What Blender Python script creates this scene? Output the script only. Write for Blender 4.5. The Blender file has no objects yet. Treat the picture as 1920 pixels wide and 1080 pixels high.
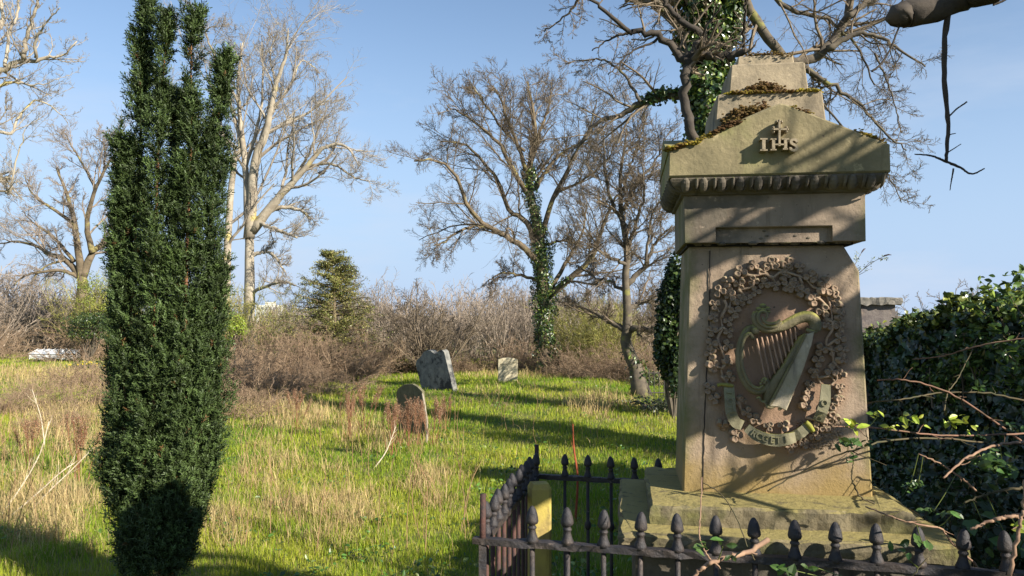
import bpy, math, numpy as np
from mathutils import Vector, Matrix
R = math.radians
scene = bpy.context.scene
# ------------------------------------------------------------------ camera, sky, sun, exposure
EYE = 2.2; PITCH = R(1.94); FPX = 1480.0
cd = bpy.data.cameras.new("camera"); cam = bpy.data.objects.new("camera", cd); scene.collection.objects.link(cam)
cam.location = (0, 0, EYE); cam.rotation_euler = (R(90) + PITCH, 0, 0)
cd.sensor_width = 36; cd.lens = 36 * FPX / 1920; cd.clip_end = 3000; cd.clip_start = .05
scene.camera = cam
SUN_AZ, SUN_EL = R(52), R(27)          # azimuth: right of straight behind the camera
sdir = Vector((math.sin(SUN_AZ) * math.cos(SUN_EL), -math.cos(SUN_AZ) * math.cos(SUN_EL), math.sin(SUN_EL)))
world = bpy.data.worlds.new("World"); scene.world = world; world.use_nodes = True
nt = world.node_tree; nt.nodes.clear()
sky = nt.nodes.new("ShaderNodeTexSky"); sky.sky_type = 'NISHITA'; sky.sun_disc = False
sky.sun_elevation = SUN_EL; sky.sun_rotation = math.atan2(sdir.x, sdir.y)
sky.air_density = 1.0; sky.dust_density = .1; sky.ozone_density = 2.5
bg = nt.nodes.new("ShaderNodeBackground"); bg.inputs[1].default_value = .077
out = nt.nodes.new("ShaderNodeOutputWorld")
# faint veils of cirrus low on the left
tc = nt.nodes.new("ShaderNodeTexCoord"); mp = nt.nodes.new("ShaderNodeMapping"); mp.inputs['Scale'].default_value = (1.2, 1.2, 5)
nz = nt.nodes.new("ShaderNodeTexNoise"); nz.inputs['Scale'].default_value = 2.2; nz.inputs['Detail'].default_value = 7; nz.inputs['Roughness'].default_value = .6
rp = nt.nodes.new("ShaderNodeValToRGB"); rp.color_ramp.elements[0].position = .48; rp.color_ramp.elements[1].position = .75
sp = nt.nodes.new("ShaderNodeSeparateXYZ"); mr = nt.nodes.new("ShaderNodeMapRange")
mr.inputs[1].default_value = .42; mr.inputs[2].default_value = .02; mr.inputs[3].default_value = 0; mr.inputs[4].default_value = .75
mu = nt.nodes.new("ShaderNodeMath"); mu.operation = 'MULTIPLY'
mx = nt.nodes.new("ShaderNodeMixRGB"); mx.inputs[2].default_value = (4.1, 4.6, 5.5, 1)
L = nt.links.new
L(tc.outputs['Generated'], mp.inputs[0]); L(mp.outputs[0], nz.inputs[0]); L(nz.outputs[0], rp.inputs[0])
L(tc.outputs['Generated'], sp.inputs[0]); L(sp.outputs[2], mr.inputs[0]); L(rp.outputs[0], mu.inputs[0]); L(mr.outputs[0], mu.inputs[1])
L(mu.outputs[0], mx.inputs[0]); 
hm = nt.nodes.new("ShaderNodeMapRange"); hm.interpolation_type = 'SMOOTHSTEP'
hm.inputs[1].default_value = -.02; hm.inputs[2].default_value = .42; hm.inputs[3].default_value = .96; hm.inputs[4].default_value = .1
hx = nt.nodes.new("ShaderNodeMixRGB"); hx.inputs[2].default_value = (2.95, 3.95, 5.6, 1)
L(sp.outputs[2], hm.inputs[0]); L(hm.outputs[0], hx.inputs[0]); L(sky.outputs[0], hx.inputs[1]); L(hx.outputs[0], mx.inputs[1]); L(mx.outputs[0], bg.inputs[0]); L(bg.outputs[0], out.inputs[0])
sd = bpy.data.lights.new("sun", 'SUN'); sd.energy = 4.9; sd.angle = R(.5); sd.color = (1, .935, .82)
so = bpy.data.objects.new("sun", sd); scene.collection.objects.link(so)
so.rotation_euler = sdir.to_track_quat('Z', 'Y').to_euler(); so.location = (10, -12, 15)
scene.view_settings.view_transform = 'Standard'; scene.view_settings.look = 'None'
scene.view_settings.gamma = 1; scene.view_settings.exposure = 1.1
scene.cycles.max_bounces = 5; scene.cycles.transparent_max_bounces = 4
# ------------------------------------------------------------------ helpers
rng = np.random.default_rng(7)
def ray(px, py):
    u = (px - 960) / FPX; w = (540 - py) / FPX; c, s = math.cos(PITCH), math.sin(PITCH)
    return np.array([u, c - s * w, s + c * w])
def P(px, py, d):                 # world point seen at a photo pixel, d metres in front
    r = ray(px, py); return np.array([0, 0, EYE]) + r * (d / r[1])
def Gz(px, py, z):                # ... on the level z
    r = ray(px, py); return np.array([0, 0, EYE]) + r * ((z - EYE) / r[2])
def sm(a, b, x):
    t = np.clip((x - a) / (b - a), 0, 1); return t * t * (3 - 2 * t)
def vnoise(x, y, s, seed=0):
    a = np.sin(x * s * 1.3 + 1.7 * seed + 2 * np.sin(y * s * .7 + seed)) * np.cos(y * s * 1.1 - seed + 1.5 * np.sin(x * s * .9 + 2.1 * seed))
    return a
def ground(x, y):
    x = np.asarray(x, float); y = np.asarray(y, float)
    bank = .55 * (1 - sm(3.6, 5.4, y + .0 * x)) * sm(-7, -2, x * 0 + 0)
    z = bank + .05 * vnoise(x, y, .55, 1) * sm(5, 8, y) + .03 * vnoise(x, y, 1.7, 2)
    z = z + .28 * np.exp(-(((x - 1.0) / 5) ** 2 + ((y - 21) / 5) ** 2)) - .3 * sm(30, 60, y)
    z = z - .35 * np.exp(-(((x + 7) / 4) ** 2 + ((y - 13) / 5) ** 2)) * .4
    return z
def G(px, py):                    # where the line of sight meets the ground
    r = ray(px, py); o = np.array([0, 0, EYE]); t = 2.0
    while t < 150:
        p = o + r * t
        if p[2] < ground(p[0], p[1]): return p
        t += .03
    return p
def norm(v): return v / np.maximum(np.linalg.norm(v, axis=-1, keepdims=True), 1e-9)
class MB:
    def __init__(s): s.v = []; s.f = {}; s.c = []; s.n = 0
    def add(s, v, faces, col=None):
        v = np.asarray(v, float).reshape(-1, 3)
        for f in faces:
            f = np.asarray(f, int)
            if f.size: s.f.setdefault(f.shape[1], []).append(f + s.n)
        s.v.append(v); s.n += len(v)
        if col is None: col = (1, 1, 1)
        c = np.ones((len(v), 4)); c[:, :3] = col; s.c.append(c)
    def polys(s, v, fl, col=None):
        by = {}
        for f in fl: by.setdefault(len(f), []).append(f)
        s.add(v, [np.array(x) for x in by.values()], col)
    def box(s, x0, x1, y0, y1, z0, z1, tx=0, ty=0, col=None):
        v = [(x0, y0, z0), (x1, y0, z0), (x1, y1, z0), (x0, y1, z0), (x0 + tx, y0 + ty, z1), (x1 - tx, y0 + ty, z1), (x1 - tx, y1 - ty, z1), (x0 + tx, y1 - ty, z1)]
        s.add(v, [np.array([(0, 3, 2, 1), (4, 5, 6, 7), (0, 1, 5, 4), (1, 2, 6, 5), (2, 3, 7, 6), (3, 0, 4, 7)])], col)
    def prism(s, pts, y0, y1, bev=0, col=None):       # outline in x,z extruded along y
        pts = np.array(pts, float); n = len(pts)
        a = sum(pts[i][0] * pts[(i + 1) % n][1] - pts[(i + 1) % n][0] * pts[i][1] for i in range(n))
        if a < 0: pts = pts[::-1]
        c = pts.mean(0); rings = [(y1, pts), (y0 + bev, pts)]
        if bev:
            e = norm(np.roll(pts, -1, 0) - np.roll(pts, 1, 0)); nrm = np.stack([-e[:, 1], e[:, 0]], 1); rings.append((y0, pts + nrm * bev))
        else: rings = [(y1, pts), (y0, pts)]
        v = []; fl = []
        for y, q in rings: v += [(p[0], y, p[1]) for p in q]
        for k in range(len(rings) - 1):
            for i in range(n):
                j = (i + 1) % n; fl.append((k * n + i, (k + 1) * n + i, (k + 1) * n + j, k * n + j)[::-1])
        fl.append(tuple(range(n))[::-1]); fl.append(tuple((len(rings) - 1) * n + i for i in range(n)))
        s.polys(v, fl, col)
    def lathe(s, prof, c, seg=14, col=None):
        v = []; fl = []
        for r, z in prof:
            for k in range(seg):
                a = 2 * math.pi * k / seg; v.append((c[0] + r * math.cos(a), c[1] + r * math.sin(a), c[2] + z))
        for i in range(len(prof) - 1):
            for k in range(seg):
                j = (k + 1) % seg; fl.append((i * seg + k, i * seg + j, (i + 1) * seg + j, (i + 1) * seg + k))
        s.polys(v, fl, col)
    def ball(s, c, r, nu=10, nv=7, col=None):
        r = np.ones(3) * r; th = np.linspace(0, math.pi, nv); ph = np.linspace(0, 2 * math.pi, nu, endpoint=False)
        v = np.array([[math.sin(t) * math.cos(p), math.sin(t) * math.sin(p), math.cos(t)] for t in th for p in ph]) * r + np.asarray(c)
        f = [(i * nu + k, (i + 1) * nu + k, (i + 1) * nu + (k + 1) % nu, i * nu + (k + 1) % nu) for i in range(nv - 1) for k in range(nu)]
        s.add(v, [np.array(f)], col)
    def tubes(s, Pn, Rn, sides=3, ref=None, col=None, cap=True):
        Pn = np.asarray(Pn, float); Rn = np.asarray(Rn, float)
        if Pn.ndim == 2: Pn = Pn[None]; Rn = Rn[None]
        N, K, _ = Pn.shape
        t = np.empty_like(Pn); t[:, 1:-1] = Pn[:, 2:] - Pn[:, :-2]; t[:, 0] = Pn[:, 1] - Pn[:, 0]; t[:, -1] = Pn[:, -1] - Pn[:, -2]; t = norm(t)
        if ref is None:
            md = norm(Pn[:, -1] - Pn[:, 0]); h = np.where(np.abs(md[:, 2:3]) < .8, np.array([[0, 0, 1.]]), np.array([[1., 0, 0]])); rf = norm(np.cross(md, h))[:, None]
        else: rf = np.broadcast_to(np.asarray(ref, float), (N, 1, 3))
        n = norm(np.cross(t, rf)); b = np.cross(t, n)
        a = np.arange(sides) * 2 * math.pi / sides
        V = Pn[:, :, None] + Rn[:, :, None, None] * (np.cos(a)[None, None, :, None] * n[:, :, None] + np.sin(a)[None, None, :, None] * b[:, :, None])
        idx = np.arange(N * K * sides).reshape(N, K, sides)
        q = np.stack([idx[:, :-1], np.roll(idx, -1, 2)[:, :-1], np.roll(idx, -1, 2)[:, 1:], idx[:, 1:]], -1).reshape(-1, 4)
        fs = [q]
        if cap and sides > 3: fs += [idx[:, 0, ::-1].reshape(N, sides), idx[:, -1].reshape(N, sides)]
        if col is not None and np.ndim(col) == 2: col = np.repeat(np.asarray(col), K * sides, 0)
        s.add(V, fs, col)
    def inst(s, tv, tf, pos, rot, sc, col=None):       # template copies: rot (N,3,3)
        tv = np.asarray(tv, float); N = len(pos); sc = np.asarray(sc, float)
        if sc.ndim == 1: sc = sc[:, None, None]
        V = np.einsum('nij,mj->nmi', rot, tv) * sc + pos[:, None]
        off = (np.arange(N) * len(tv))[:, None, None]
        if col is not None and np.ndim(col) == 2: col = np.repeat(np.asarray(col), len(tv), 0)
        by = {}
        for f in tf: by.setdefault(len(f), []).append(f)
        s.add(V, [(np.array(x)[None] + off).reshape(-1, len(x[0])) for x in by.values()], col)
    def build(s, name, mt, parent=None, smooth=False, loc=None, origin=None):
        me = bpy.data.meshes.new(name)
        V = np.concatenate(s.v)
        if origin is not None: V = V - np.asarray(origin)
        me.vertices.add(len(V)); me.vertices.foreach_set('co', V.astype(np.float32).ravel())
        li = []; st = []; tot = []; c = 0
        for k, fl in s.f.items():
            f = np.concatenate(fl); li.append(f.ravel()); st.append(c + np.arange(len(f)) * k); tot.append(np.full(len(f), k)); c += f.size
        li = np.concatenate(li).astype(np.int32); st = np.concatenate(st).astype(np.int32); tot = np.concatenate(tot).astype(np.int32)
        me.loops.add(len(li)); me.loops.foreach_set('vertex_index', li)
        me.polygons.add(len(st)); me.polygons.foreach_set('loop_start', st); me.polygons.foreach_set('loop_total', tot)
        me.polygons.foreach_set('use_smooth', np.full(len(st), smooth))
        at = me.color_attributes.new('Col', 'FLOAT_COLOR', 'POINT'); at.data.foreach_set('color', np.concatenate(s.c).astype(np.float32).ravel())
        me.update(calc_edges=True); me.validate(); me.materials.append(mt)
        o = bpy.data.objects.new(name, me); scene.collection.objects.link(o)
        if parent is not None: o.parent = parent
        if loc is not None: o.location = loc
        elif origin is not None: o.location = origin
        return o
def thing(name, label, cat, loc=(0, 0, 0), rz=0, group=None):
    o = bpy.data.objects.new(name, None); scene.collection.objects.link(o); o.location = loc; o.rotation_euler = (0, 0, rz)
    o.empty_display_size = .2
    return tag(o, label, cat, group)
def tag(o, label, cat, group=None, kind=None):
    if label: o['label'] = label
    if cat: o['category'] = cat
    if group: o['group'] = group
    if kind: o['kind'] = kind
    return o
def dup(root, loc, rz, sc=1, label=None, group=None):
    r = root.copy(); scene.collection.objects.link(r); r.location = loc; r.rotation_euler = (0, 0, rz); r.scale = (sc, sc, sc) if np.ndim(sc) == 0 else sc
    if label: r['label'] = label
    if group: r['group'] = group
    for ch in list(root.children):
        c = ch.copy(); scene.collection.objects.link(c); c.parent = r
        for g in ch.children:
            d = g.copy(); scene.collection.objects.link(d); d.parent = c
    return r
def spline(pts, K):
    p = np.asarray(pts, float); n = len(p)
    if n == 2: return p[0] + (p[1] - p[0]) * np.linspace(0, 1, K)[:, None]
    q = np.concatenate([[2 * p[0] - p[1]], p, [2 * p[-1] - p[-2]]]); o = []
    for t in np.linspace(0, n - 1 - 1e-6, K):
        i = int(t); f = t - i; a, b, c, d = q[i], q[i + 1], q[i + 2], q[i + 3]
        o.append(.5 * (2 * b + (c - a) * f + (2 * a - 5 * b + 4 * c - d) * f * f + (3 * b - a - 3 * c + d) * f ** 3))
    return np.array(o)
def rand_rot(n, tilt=None, base=None):
    """random rotations; with base normals the template's +z follows the normal with jitter"""
    if base is None: z = norm(rng.normal(size=(n, 3)))
    else: z = norm(base + rng.normal(size=(n, 3)) * (tilt or 0))
    h = norm(rng.normal(size=(n, 3))); x = norm(np.cross(h, z)); y = np.cross(z, x)
    return np.stack([x, y, z], -1)
# ------------------------------------------------------------------ materials
def mat(name, c1, c2=None, scale=6, rough=.85, bump=0, bscale=40, attr=False, trans=0, c3=None, s3=1.5, t3=(.5, .65), spec=.25, metal=0, moss=None, detail=8, obj=True, coat=None):
    m = bpy.data.materials.new(name); m.use_nodes = True; t = m.node_tree; n = t.nodes; lk = t.links.new
    b = n['Principled BSDF']; b.inputs['Roughness'].default_value = rough; b.inputs['Specular IOR Level'].default_value = spec; b.inputs['Metallic'].default_value = metal
    tcn = n.new('ShaderNodeTexCoord'); co = tcn.outputs['Object' if obj else 'Generated']
    def noise(sc, d=detail, r=.6):
        q = n.new('ShaderNodeTexNoise'); q.inputs['Scale'].default_value = sc; q.inputs['Detail'].default_value = d; q.inputs['Roughness'].default_value = r; lk(co, q.inputs[0]); return q
    def ramp(src, a, c):
        q = n.new('ShaderNodeMapRange'); q.inputs[1].default_value = a; q.inputs[2].default_value = c; q.interpolation_type = 'SMOOTHSTEP'; lk(src, q.inputs[0]); return q.outputs[0]
    def mix(f, a, c, mode='MIX'):
        q = n.new('ShaderNodeMixRGB'); q.blend_type = mode
        if isinstance(f, float): q.inputs[0].default_value = f
        else: lk(f, q.inputs[0])
        for i, s in ((1, a), (2, c)):
            if isinstance(s, tuple): q.inputs[i].default_value = (*s, 1)
            else: lk(s, q.inputs[i])
        return q.outputs[0]
    col = c1
    if c2: col = mix(ramp(noise(scale).outputs[0], .35, .68), c1, c2)
    if c3: col = mix(ramp(noise(s3, 5).outputs[0], t3[0], t3[1]), col, c3)
    if moss:        # growth on faces that look up
        g = n.new('ShaderNodeNewGeometry'); sx = n.new('ShaderNodeSeparateXYZ'); lk(g.outputs['Normal'], sx.inputs[0])
        am = n.new('ShaderNodeMath'); am.operation = 'MULTIPLY_ADD'; lk(noise(14, 5).outputs[0], am.inputs[0]); am.inputs[1].default_value = moss[1]; lk(sx.outputs[2], am.inputs[2])
        col = mix(ramp(am.outputs[0], moss[2], moss[3]), col, moss[0])
    if name.find('stone') >= 0:      # rain streaks and pale blotches
        mpn = n.new('ShaderNodeMapping'); mpn.inputs['Scale'].default_value = (9, 9, 1.2); lk(co, mpn.inputs[0]); qn = n.new('ShaderNodeTexNoise'); qn.inputs['Scale'].default_value = 2.2; qn.inputs['Detail'].default_value = 7; qn.inputs['Roughness'].default_value = .65; lk(mpn.outputs[0], qn.inputs[0])
        col = mix(ramp(qn.outputs[0], .52, .74), col, tuple(c * .45 for c in c1)); col = mix(ramp(noise(26, 6, .7).outputs[0], .58, .78), col, tuple(min(1, c * 1.55) for c in c1))
    if coat:        # extra function hook: coat(noise, ramp, mix, co, col, n, lk)
        col = coat(noise, ramp, mix, co, col, n, lk)
    if attr:
        a = n.new('ShaderNodeAttribute'); a.attribute_name = 'Col'; col = mix(1.0, a.outputs[0], col, 'MULTIPLY')
    if isinstance(col, tuple): b.inputs['Base Color'].default_value = (*col, 1)
    else: lk(col, b.inputs['Base Color'])
    if bump:
        q = n.new('ShaderNodeBump'); q.inputs['Strength'].default_value = min(1, bump); q.inputs['Distance'].default_value = .004 if bump <= 1 else .004 * bump
        n1 = noise(bscale, 10, .65); lk(n1.outputs[0], q.inputs['Height']); lk(q.outputs[0], b.inputs['Normal'])
    if trans:
        tr = n.new('ShaderNodeBsdfTranslucent'); ms = n.new('ShaderNodeMixShader'); ms.inputs[0].default_value = trans
        if isinstance(col, tuple): tr.inputs[0].default_value = (*col, 1)
        else: lk(col, tr.inputs[0])
        lk(b.outputs[0], ms.inputs[1]); lk(tr.outputs[0], ms.inputs[2]); lk(ms.outputs[0], n['Material Output'].inputs[0])
    return m
def pit_and_green(gx, amt=.9, green=(.115, .125, .035), low=None):
    def f(noise, ramp, mix, co, col, n, lk):
        s = n.new('ShaderNodeSeparateXYZ'); lk(co, s.inputs[0])
        ab = n.new('ShaderNodeMath'); ab.operation = 'ABSOLUTE'; lk(s.outputs[0], ab.inputs[0])
        ma = n.new('ShaderNodeMath'); ma.operation = 'MULTIPLY_ADD'; lk(noise(5, 6).outputs[0], ma.inputs[0]); ma.inputs[1].default_value = .22; lk(ab.outputs[0], ma.inputs[2])
        k = n.new('ShaderNodeMath'); k.operation = 'MULTIPLY'; lk(ramp(ma.outputs[0], gx, gx + .09), k.inputs[0]); k.inputs[1].default_value = amt
        col = mix(k.outputs[0], col, green)
        if low:
            mb = n.new('ShaderNodeMath'); mb.operation = 'MULTIPLY_ADD'; lk(noise(4, 5).outputs[0], mb.inputs[0]); mb.inputs[1].default_value = -.5; lk(s.outputs[2], mb.inputs[2])
            r = ramp(mb.outputs[0], low[1], low[2]); col = mix(r, low[0], col)
        return mix(ramp(noise(55, 3).outputs[0], .66, .74), col, (.07, .055, .04))
    return f
def red_oval(noise, ramp, mix, co, col, n, lk):      # the redder, rougher ground left bare inside the carved oval
    vm = n.new('ShaderNodeMapping'); vm.inputs['Location'].default_value = (-.0 / .25, 0, -2.10 / .36); vm.inputs['Scale'].default_value = (1 / .25, 0, 1 / .36); lk(co, vm.inputs[0])
    ln = n.new('ShaderNodeVectorMath'); ln.operation = 'LENGTH'; lk(vm.outputs[0], ln.inputs[0])
    ad = n.new('ShaderNodeMath'); ad.operation = 'MULTIPLY_ADD'; lk(noise(9, 6).outputs[0], ad.inputs[0]); ad.inputs[1].default_value = .5; lk(ln.outputs['Value'], ad.inputs[2])
    col = mix(ramp(ad.outputs[0], 1.0, 1.32), (.27, .175, .115), col)
    return pit_and_green(.36, .85, low=((.27, .19, .075), 1.33, 1.55))(noise, ramp, mix, co, col, n, lk)
BR = (.34, .255, .18); BR2 = (.23, .17, .12)
stone_pillar = mat('sandstone_pillar', BR, BR2, 5, .93, 1.0, 70, c3=(.17, .135, .095), s3=3, t3=(.52, .72), coat=lambda *a: red_oval(*a))
stone_frieze = mat('sandstone_frieze', (.28, .215, .155), (.18, .14, .105), 4, .93, .9, 60, c3=(.12, .10, .075), s3=3, coat=pit_and_green(.38, .85))
stone_ped = mat('sandstone_pediment', (.275, .225, .125), (.135, .115, .065), 3.2, .93, .9, 60, c3=(.19, .19, .07), s3=2.6, t3=(.45, .65), coat=pit_and_green(.60, .5))
stone_top = mat('sandstone_cap', (.33, .265, .175), (.19, .155, .105), 6, .93, .9, 60, c3=(.11, .10, .07), s3=5, t3=(.5, .65))
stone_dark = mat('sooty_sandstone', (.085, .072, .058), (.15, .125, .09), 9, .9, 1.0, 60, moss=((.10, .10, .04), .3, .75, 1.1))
stone_step = mat('mossy_step_stone', (.20, .165, .10), (.09, .075, .045), 9, .95, 1.8, 45, c3=(.15, .14, .05), s3=4, t3=(.48, .66), moss=((.27, .22, .08), .6, .9, 1.3))
stone_carve = mat('carved_sandstone', (.36, .25, .17), (.25, .175, .12), 12, .92, .7, 90, moss=((.24, .20, .12), .3, .3, 1.0))
stone_harp = mat('harp_stone', (.19, .16, .095), (.12, .11, .06), 14, .92, 1.2, 90, moss=((.29, .27, .07), .6, .5, 1.05))
stone_sound = mat('harp_pale_stone', (.40, .34, .25), (.30, .26, .17), 16, .92, .8, 90)
stone_string = mat('harp_string_stone', (.34, .22, .15), (.22, .15, .11), 20, .9, .3, 90)
stone_ribbon = mat('ribbon_stone', (.21, .19, .12), (.14, .13, .08), 12, .92, .6, 90, moss=((.30, .29, .05), .5, .55, 1.05))
moss_m = mat('golden_moss', (.30, .24, .03), (.13, .09, .02), 30, 1, 0, c3=(.10, .055, .02), s3=9, t3=(.5, .6), attr=True)
moss_dark = mat('brown_dry_moss', (.09, .05, .025), (.15, .10, .03), 30, 1, 0, attr=True)
iron = mat('weathered_iron', (.026, .024, .027), (.06, .045, .037), 16, .62, 1.2, 70, c3=(.13, .10, .085), s3=30, t3=(.6, .7), metal=.2, spec=.5)
rust = mat('rusty_iron', (.095, .045, .035), (.045, .035, .033), 22, .7, 1.0, 70, metal=.2)
lichen_stone = mat('yellow_lichen_stone', (.42, .33, .08), (.30, .22, .08), 9, .95, 1.0, 50, c3=(.22, .17, .06), s3=18, t3=(.6, .72))
bark = mat('grey_brown_bark', (.17, .13, .085), (.09, .07, .045), 3, .95, 1.5, 12, c3=(.26, .22, .09), s3=2, t3=(.52, .66))
bark_pale = mat('pale_bark', (.38, .33, .25), (.24, .20, .15), 2, .95, 1, 8, c3=(.40, .33, .13), s3=1.2, t3=(.55, .7))
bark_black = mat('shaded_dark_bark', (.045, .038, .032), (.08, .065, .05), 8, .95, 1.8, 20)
bark_dark = mat('dark_bark', (.085, .07, .055), (.14, .115, .08), 8, .95, 1.5, 20, c3=(.18, .17, .06), s3=3, t3=(.58, .68))
twig = mat('twig_brown', (.20, .155, .105), (.13, .10, .07), 2, .9)
twig_pale = mat('twig_pale', (.33, .285, .22), (.23, .19, .15), 2, .9)
twig_purple = mat('twig_hazed_purple_brown', (.33, .265, .205), (.23, .185, .145), .7, .9, attr=True)  # haze put into the colour: lightened for the far shrubs
twig_red = mat('bramble_twig', (.33, .235, .15), (.17, .11, .07), 2, .9, attr=True)
leafm = mat('leaf', (1, 1, 1), None, rough=.38, attr=True, trans=.22, spec=.45)
ivym = mat('ivy_leaf', (1, 1, 1), None, rough=.32, attr=True, trans=.10, spec=.5)
yewm = mat('yew_needles', (1, 1, 1), None, rough=.55, attr=True, trans=.12, spec=.3)
grassm = mat('grass_blades', (1, 1, 1), None, rough=.7, attr=True, trans=.35, spec=.15)
strawm = mat('dry_grass_blades', (1, 1, 1), None, rough=.8, attr=True, trans=.25, spec=.15)
soil = mat('grassy_ground', (.085, .125, .02), (.15, .15, .04), 1.5, 1, 0, c3=(.21, .17, .075), s3=.35, t3=(.5, .62))
# ------------------------------------------------------------------ ground
def make_ground():
    xs = np.concatenate([np.linspace(-900, -42, 12), np.linspace(-40, 40, 140), np.linspace(42, 900, 12)])
    ys = np.concatenate([np.linspace(-300, -6, 8), np.linspace(-5, 45, 150), np.linspace(47, 1500, 24)])
    X, Y = np.meshgrid(xs, ys); Z = ground(X, Y)
    V = np.stack([X, Y, Z], -1).reshape(-1, 3); nx, ny = len(xs), len(ys)
    i = np.arange(nx * ny).reshape(ny, nx); q = np.stack([i[:-1, :-1], i[:-1, 1:], i[1:, 1:], i[1:, :-1]], -1).reshape(-1, 4)
    m = MB(); m.add(V, [q]); o = m.build('ground', soil, smooth=True); tag(o, None, None, kind='structure')
make_ground()
# ------------------------------------------------------------------ the monument
YAW = R(8); ex = np.array([math.cos(YAW), -math.sin(YAW), 0]); ey = np.array([math.sin(YAW), math.cos(YAW), 0])
lc = P(1280, 921, 2.8); MC = lc + ex * .3205                        # middle of the pillar's front foot
MROOT = np.array([MC[0], MC[1], 0])
def F(px, py, ly=0):               # local x,z on the vertical plane local y = ly
    r = ray(px, py); o = np.array([0, 0, EYE]) - MROOT; t = (ly - o @ ey) / (r @ ey); p = o + r * t
    return (p @ ex, p[2])
def FZ(px, py, z):                 # local x,y on level z
    p = Gz(px, py, z) - MROOT; return (p @ ex, p @ ey)
mon = thing('harp_monument', 'tall weathered sandstone monument carved with a harp in a shamrock wreath under a gable', 'monument', MROOT, -YAW)
zu = F(1280, 921)[1]
DP = .40                                                            # pillar depth
# steps
sfl = FZ(1219, 946, zu); sbl = FZ(1209, 883, zu); sfr = FZ(1722, 966, zu)
y0s = (sfl[1] + sfr[1]) / 2; x0s, x1s = sfl[0], sfr[0]; y1s = max(sbl[1], DP + .04)
zl = F(1219, 984, y0s)[1]
m = MB(); 
def rough_slab(m, x0, x1, y0, y1, z0, z1, j=.006, seed=0):
    r = np.random.default_rng(seed); nx = 26; ny = 14; b = .008
    def ring(ins, z):
        p = [(x, y0 + ins) for x in np.linspace(x0 + ins, x1 - ins, nx)] + [(x1 - ins, y) for y in np.linspace(y0 + ins, y1 - ins, ny)[1:]] + \
            [(x, y1 - ins) for x in np.linspace(x1 - ins, x0 + ins, nx)[1:]] + [(x0 + ins, y) for y in np.linspace(y1 - ins, y0 + ins, ny)[1:-1]]
        p = np.array(p); p = p + r.normal(size=p.shape) * j * .5
        return np.concatenate([p, z + r.normal(size=(len(p), 1)) * j * .35], 1)
    rs = [ring(0, z0), ring(0, z0 + (z1 - z0) * .5), ring(0, z1 - b), ring(b, z1)]; n = len(rs[0]); v = np.concatenate(rs); fl = []
    for k in range(3):
        for i in range(n): fl.append((k * n + i, k * n + (i + 1) % n, (k + 1) * n + (i + 1) % n, (k + 1) * n + i))
    fl.append(tuple(range(3 * n, 4 * n))); fl.append(tuple(range(n))[::-1]); m.polys(v, fl)
rough_slab(m, x0s, x1s, y0s, y1s, zl - .01, zu, seed=1); m.build('upper_step', stone_step, mon)
ll = FZ(1160, 1001, zl); lb = FZ(1163, 909, zl); m = MB()
lx1 = x1s + (x0s - ll[0]) * 1.0; rough_slab(m, ll[0], lx1, ll[1], max(lb[1], y1s + .06), zl - .055, zl, seed=2); m.build('lower_step', stone_step, mon)
m = MB(); rough_slab(m, ll[0] + .05, lx1 - .05, ll[1] + .05, max(lb[1], y1s + .06) - .04, .3, zl - .05, seed=3); m.build('foundation', stone_dark, mon)
# pillar
zt = F(1291, 462)[1]; tl = F(1291, 466)[0]; tr = F(1612, 508)[0]; zs = F(1612, 508)[1]; xr = F(1637, 936)[0]; xl = F(1280, 921)[0]; nk = F(1585, 470)[0]
m = MB(); mid_z = [zu, zs, zt]
def pring(x0, x1, y0, y1, z, b=.006): return [(x0 + b, y0, z), (x1 - b, y0, z), (x1, y0 + b, z), (x1, y1 - b, z), (x1 - b, y1, z), (x0 + b, y1, z), (x0, y1 - b, z), (x0, y0 + b, z)]
rs = pring(xl, xr, 0, DP, zu - .002) + pring(tl, tr, .004, DP - .004, zs) + pring(tl + .002, nk, .008, DP - .01, zt - .008) + pring(tl + .006, nk - .004, .012, DP - .014, zt + .03)
fl = []
for k in range(3):
    for i in range(8): fl.append((k * 8 + i, k * 8 + (i + 1) % 8, (k + 1) * 8 + (i + 1) % 8, (k + 1) * 8 + i))
fl += [tuple(range(24, 32)), tuple(range(8))[::-1]]
m.polys(rs, fl); pillar = m.build('pillar', stone_pillar, mon); OVC = F(1458, 670)
stone_pillar.node_tree.nodes['Mapping.001' if 'Mapping.001' in stone_pillar.node_tree.nodes else 'Mapping'].inputs['Location'].default_value = (-OVC[0] / .25, 0, -OVC[1] / .36)
m = MB()   # the joint running down the face
jp = [F(1331, 470, -.001), F(1330, 600, -.001), F(1322, 760, -.001), F(1317, 925, -.001)]
jl = spline([(x, -.0005, z) for x, z in jp], 60); jl[:, 0] += rng.normal(size=60) * .0008
m.tubes(jl, .0014 + .0009 * rng.random(60), 6, ref=(0, 1, 0)); m.build('joint', mat('dark_joint', (.03, .024, .02)), pillar)
# frieze block with its rebate
OF = .055
fzb = F(1283, 456, -OF)[1]; fzt = F(1283, 366, -OF)[1]; fx0 = F(1283, 410, -OF)[0]; fx1 = F(1623, 400, -OF)[0]; fy1 = DP + OF
n0 = F(1342, 440, -OF)[0]; n1 = F(1561, 440, -OF)[0]; nz_ = F(1342, 427, -OF)[1]
m = MB(); m.prism([(fx0, fzb), (n0, fzb), (n0, nz_), (n1, nz_), (n1, fzb), (fx1, fzb), (fx1, fzt), (fx0, fzt)], -OF, -OF + .022, .003)
m.box(fx0, fx1, -OF + .0225, fy1, fzb + .001, fzt); frieze = m.build('frieze', stone_frieze, mon)
m = MB()   # worn underside blocks
for k in range(46):
    x = rng.uniform(fx0 + .03, fx1 - .03); m.ball((x, rng.uniform(-OF + .02, 0), fzb - .001), (rng.uniform(.008, .02), .012, rng.uniform(.002, .008)), 7, 5)
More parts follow.
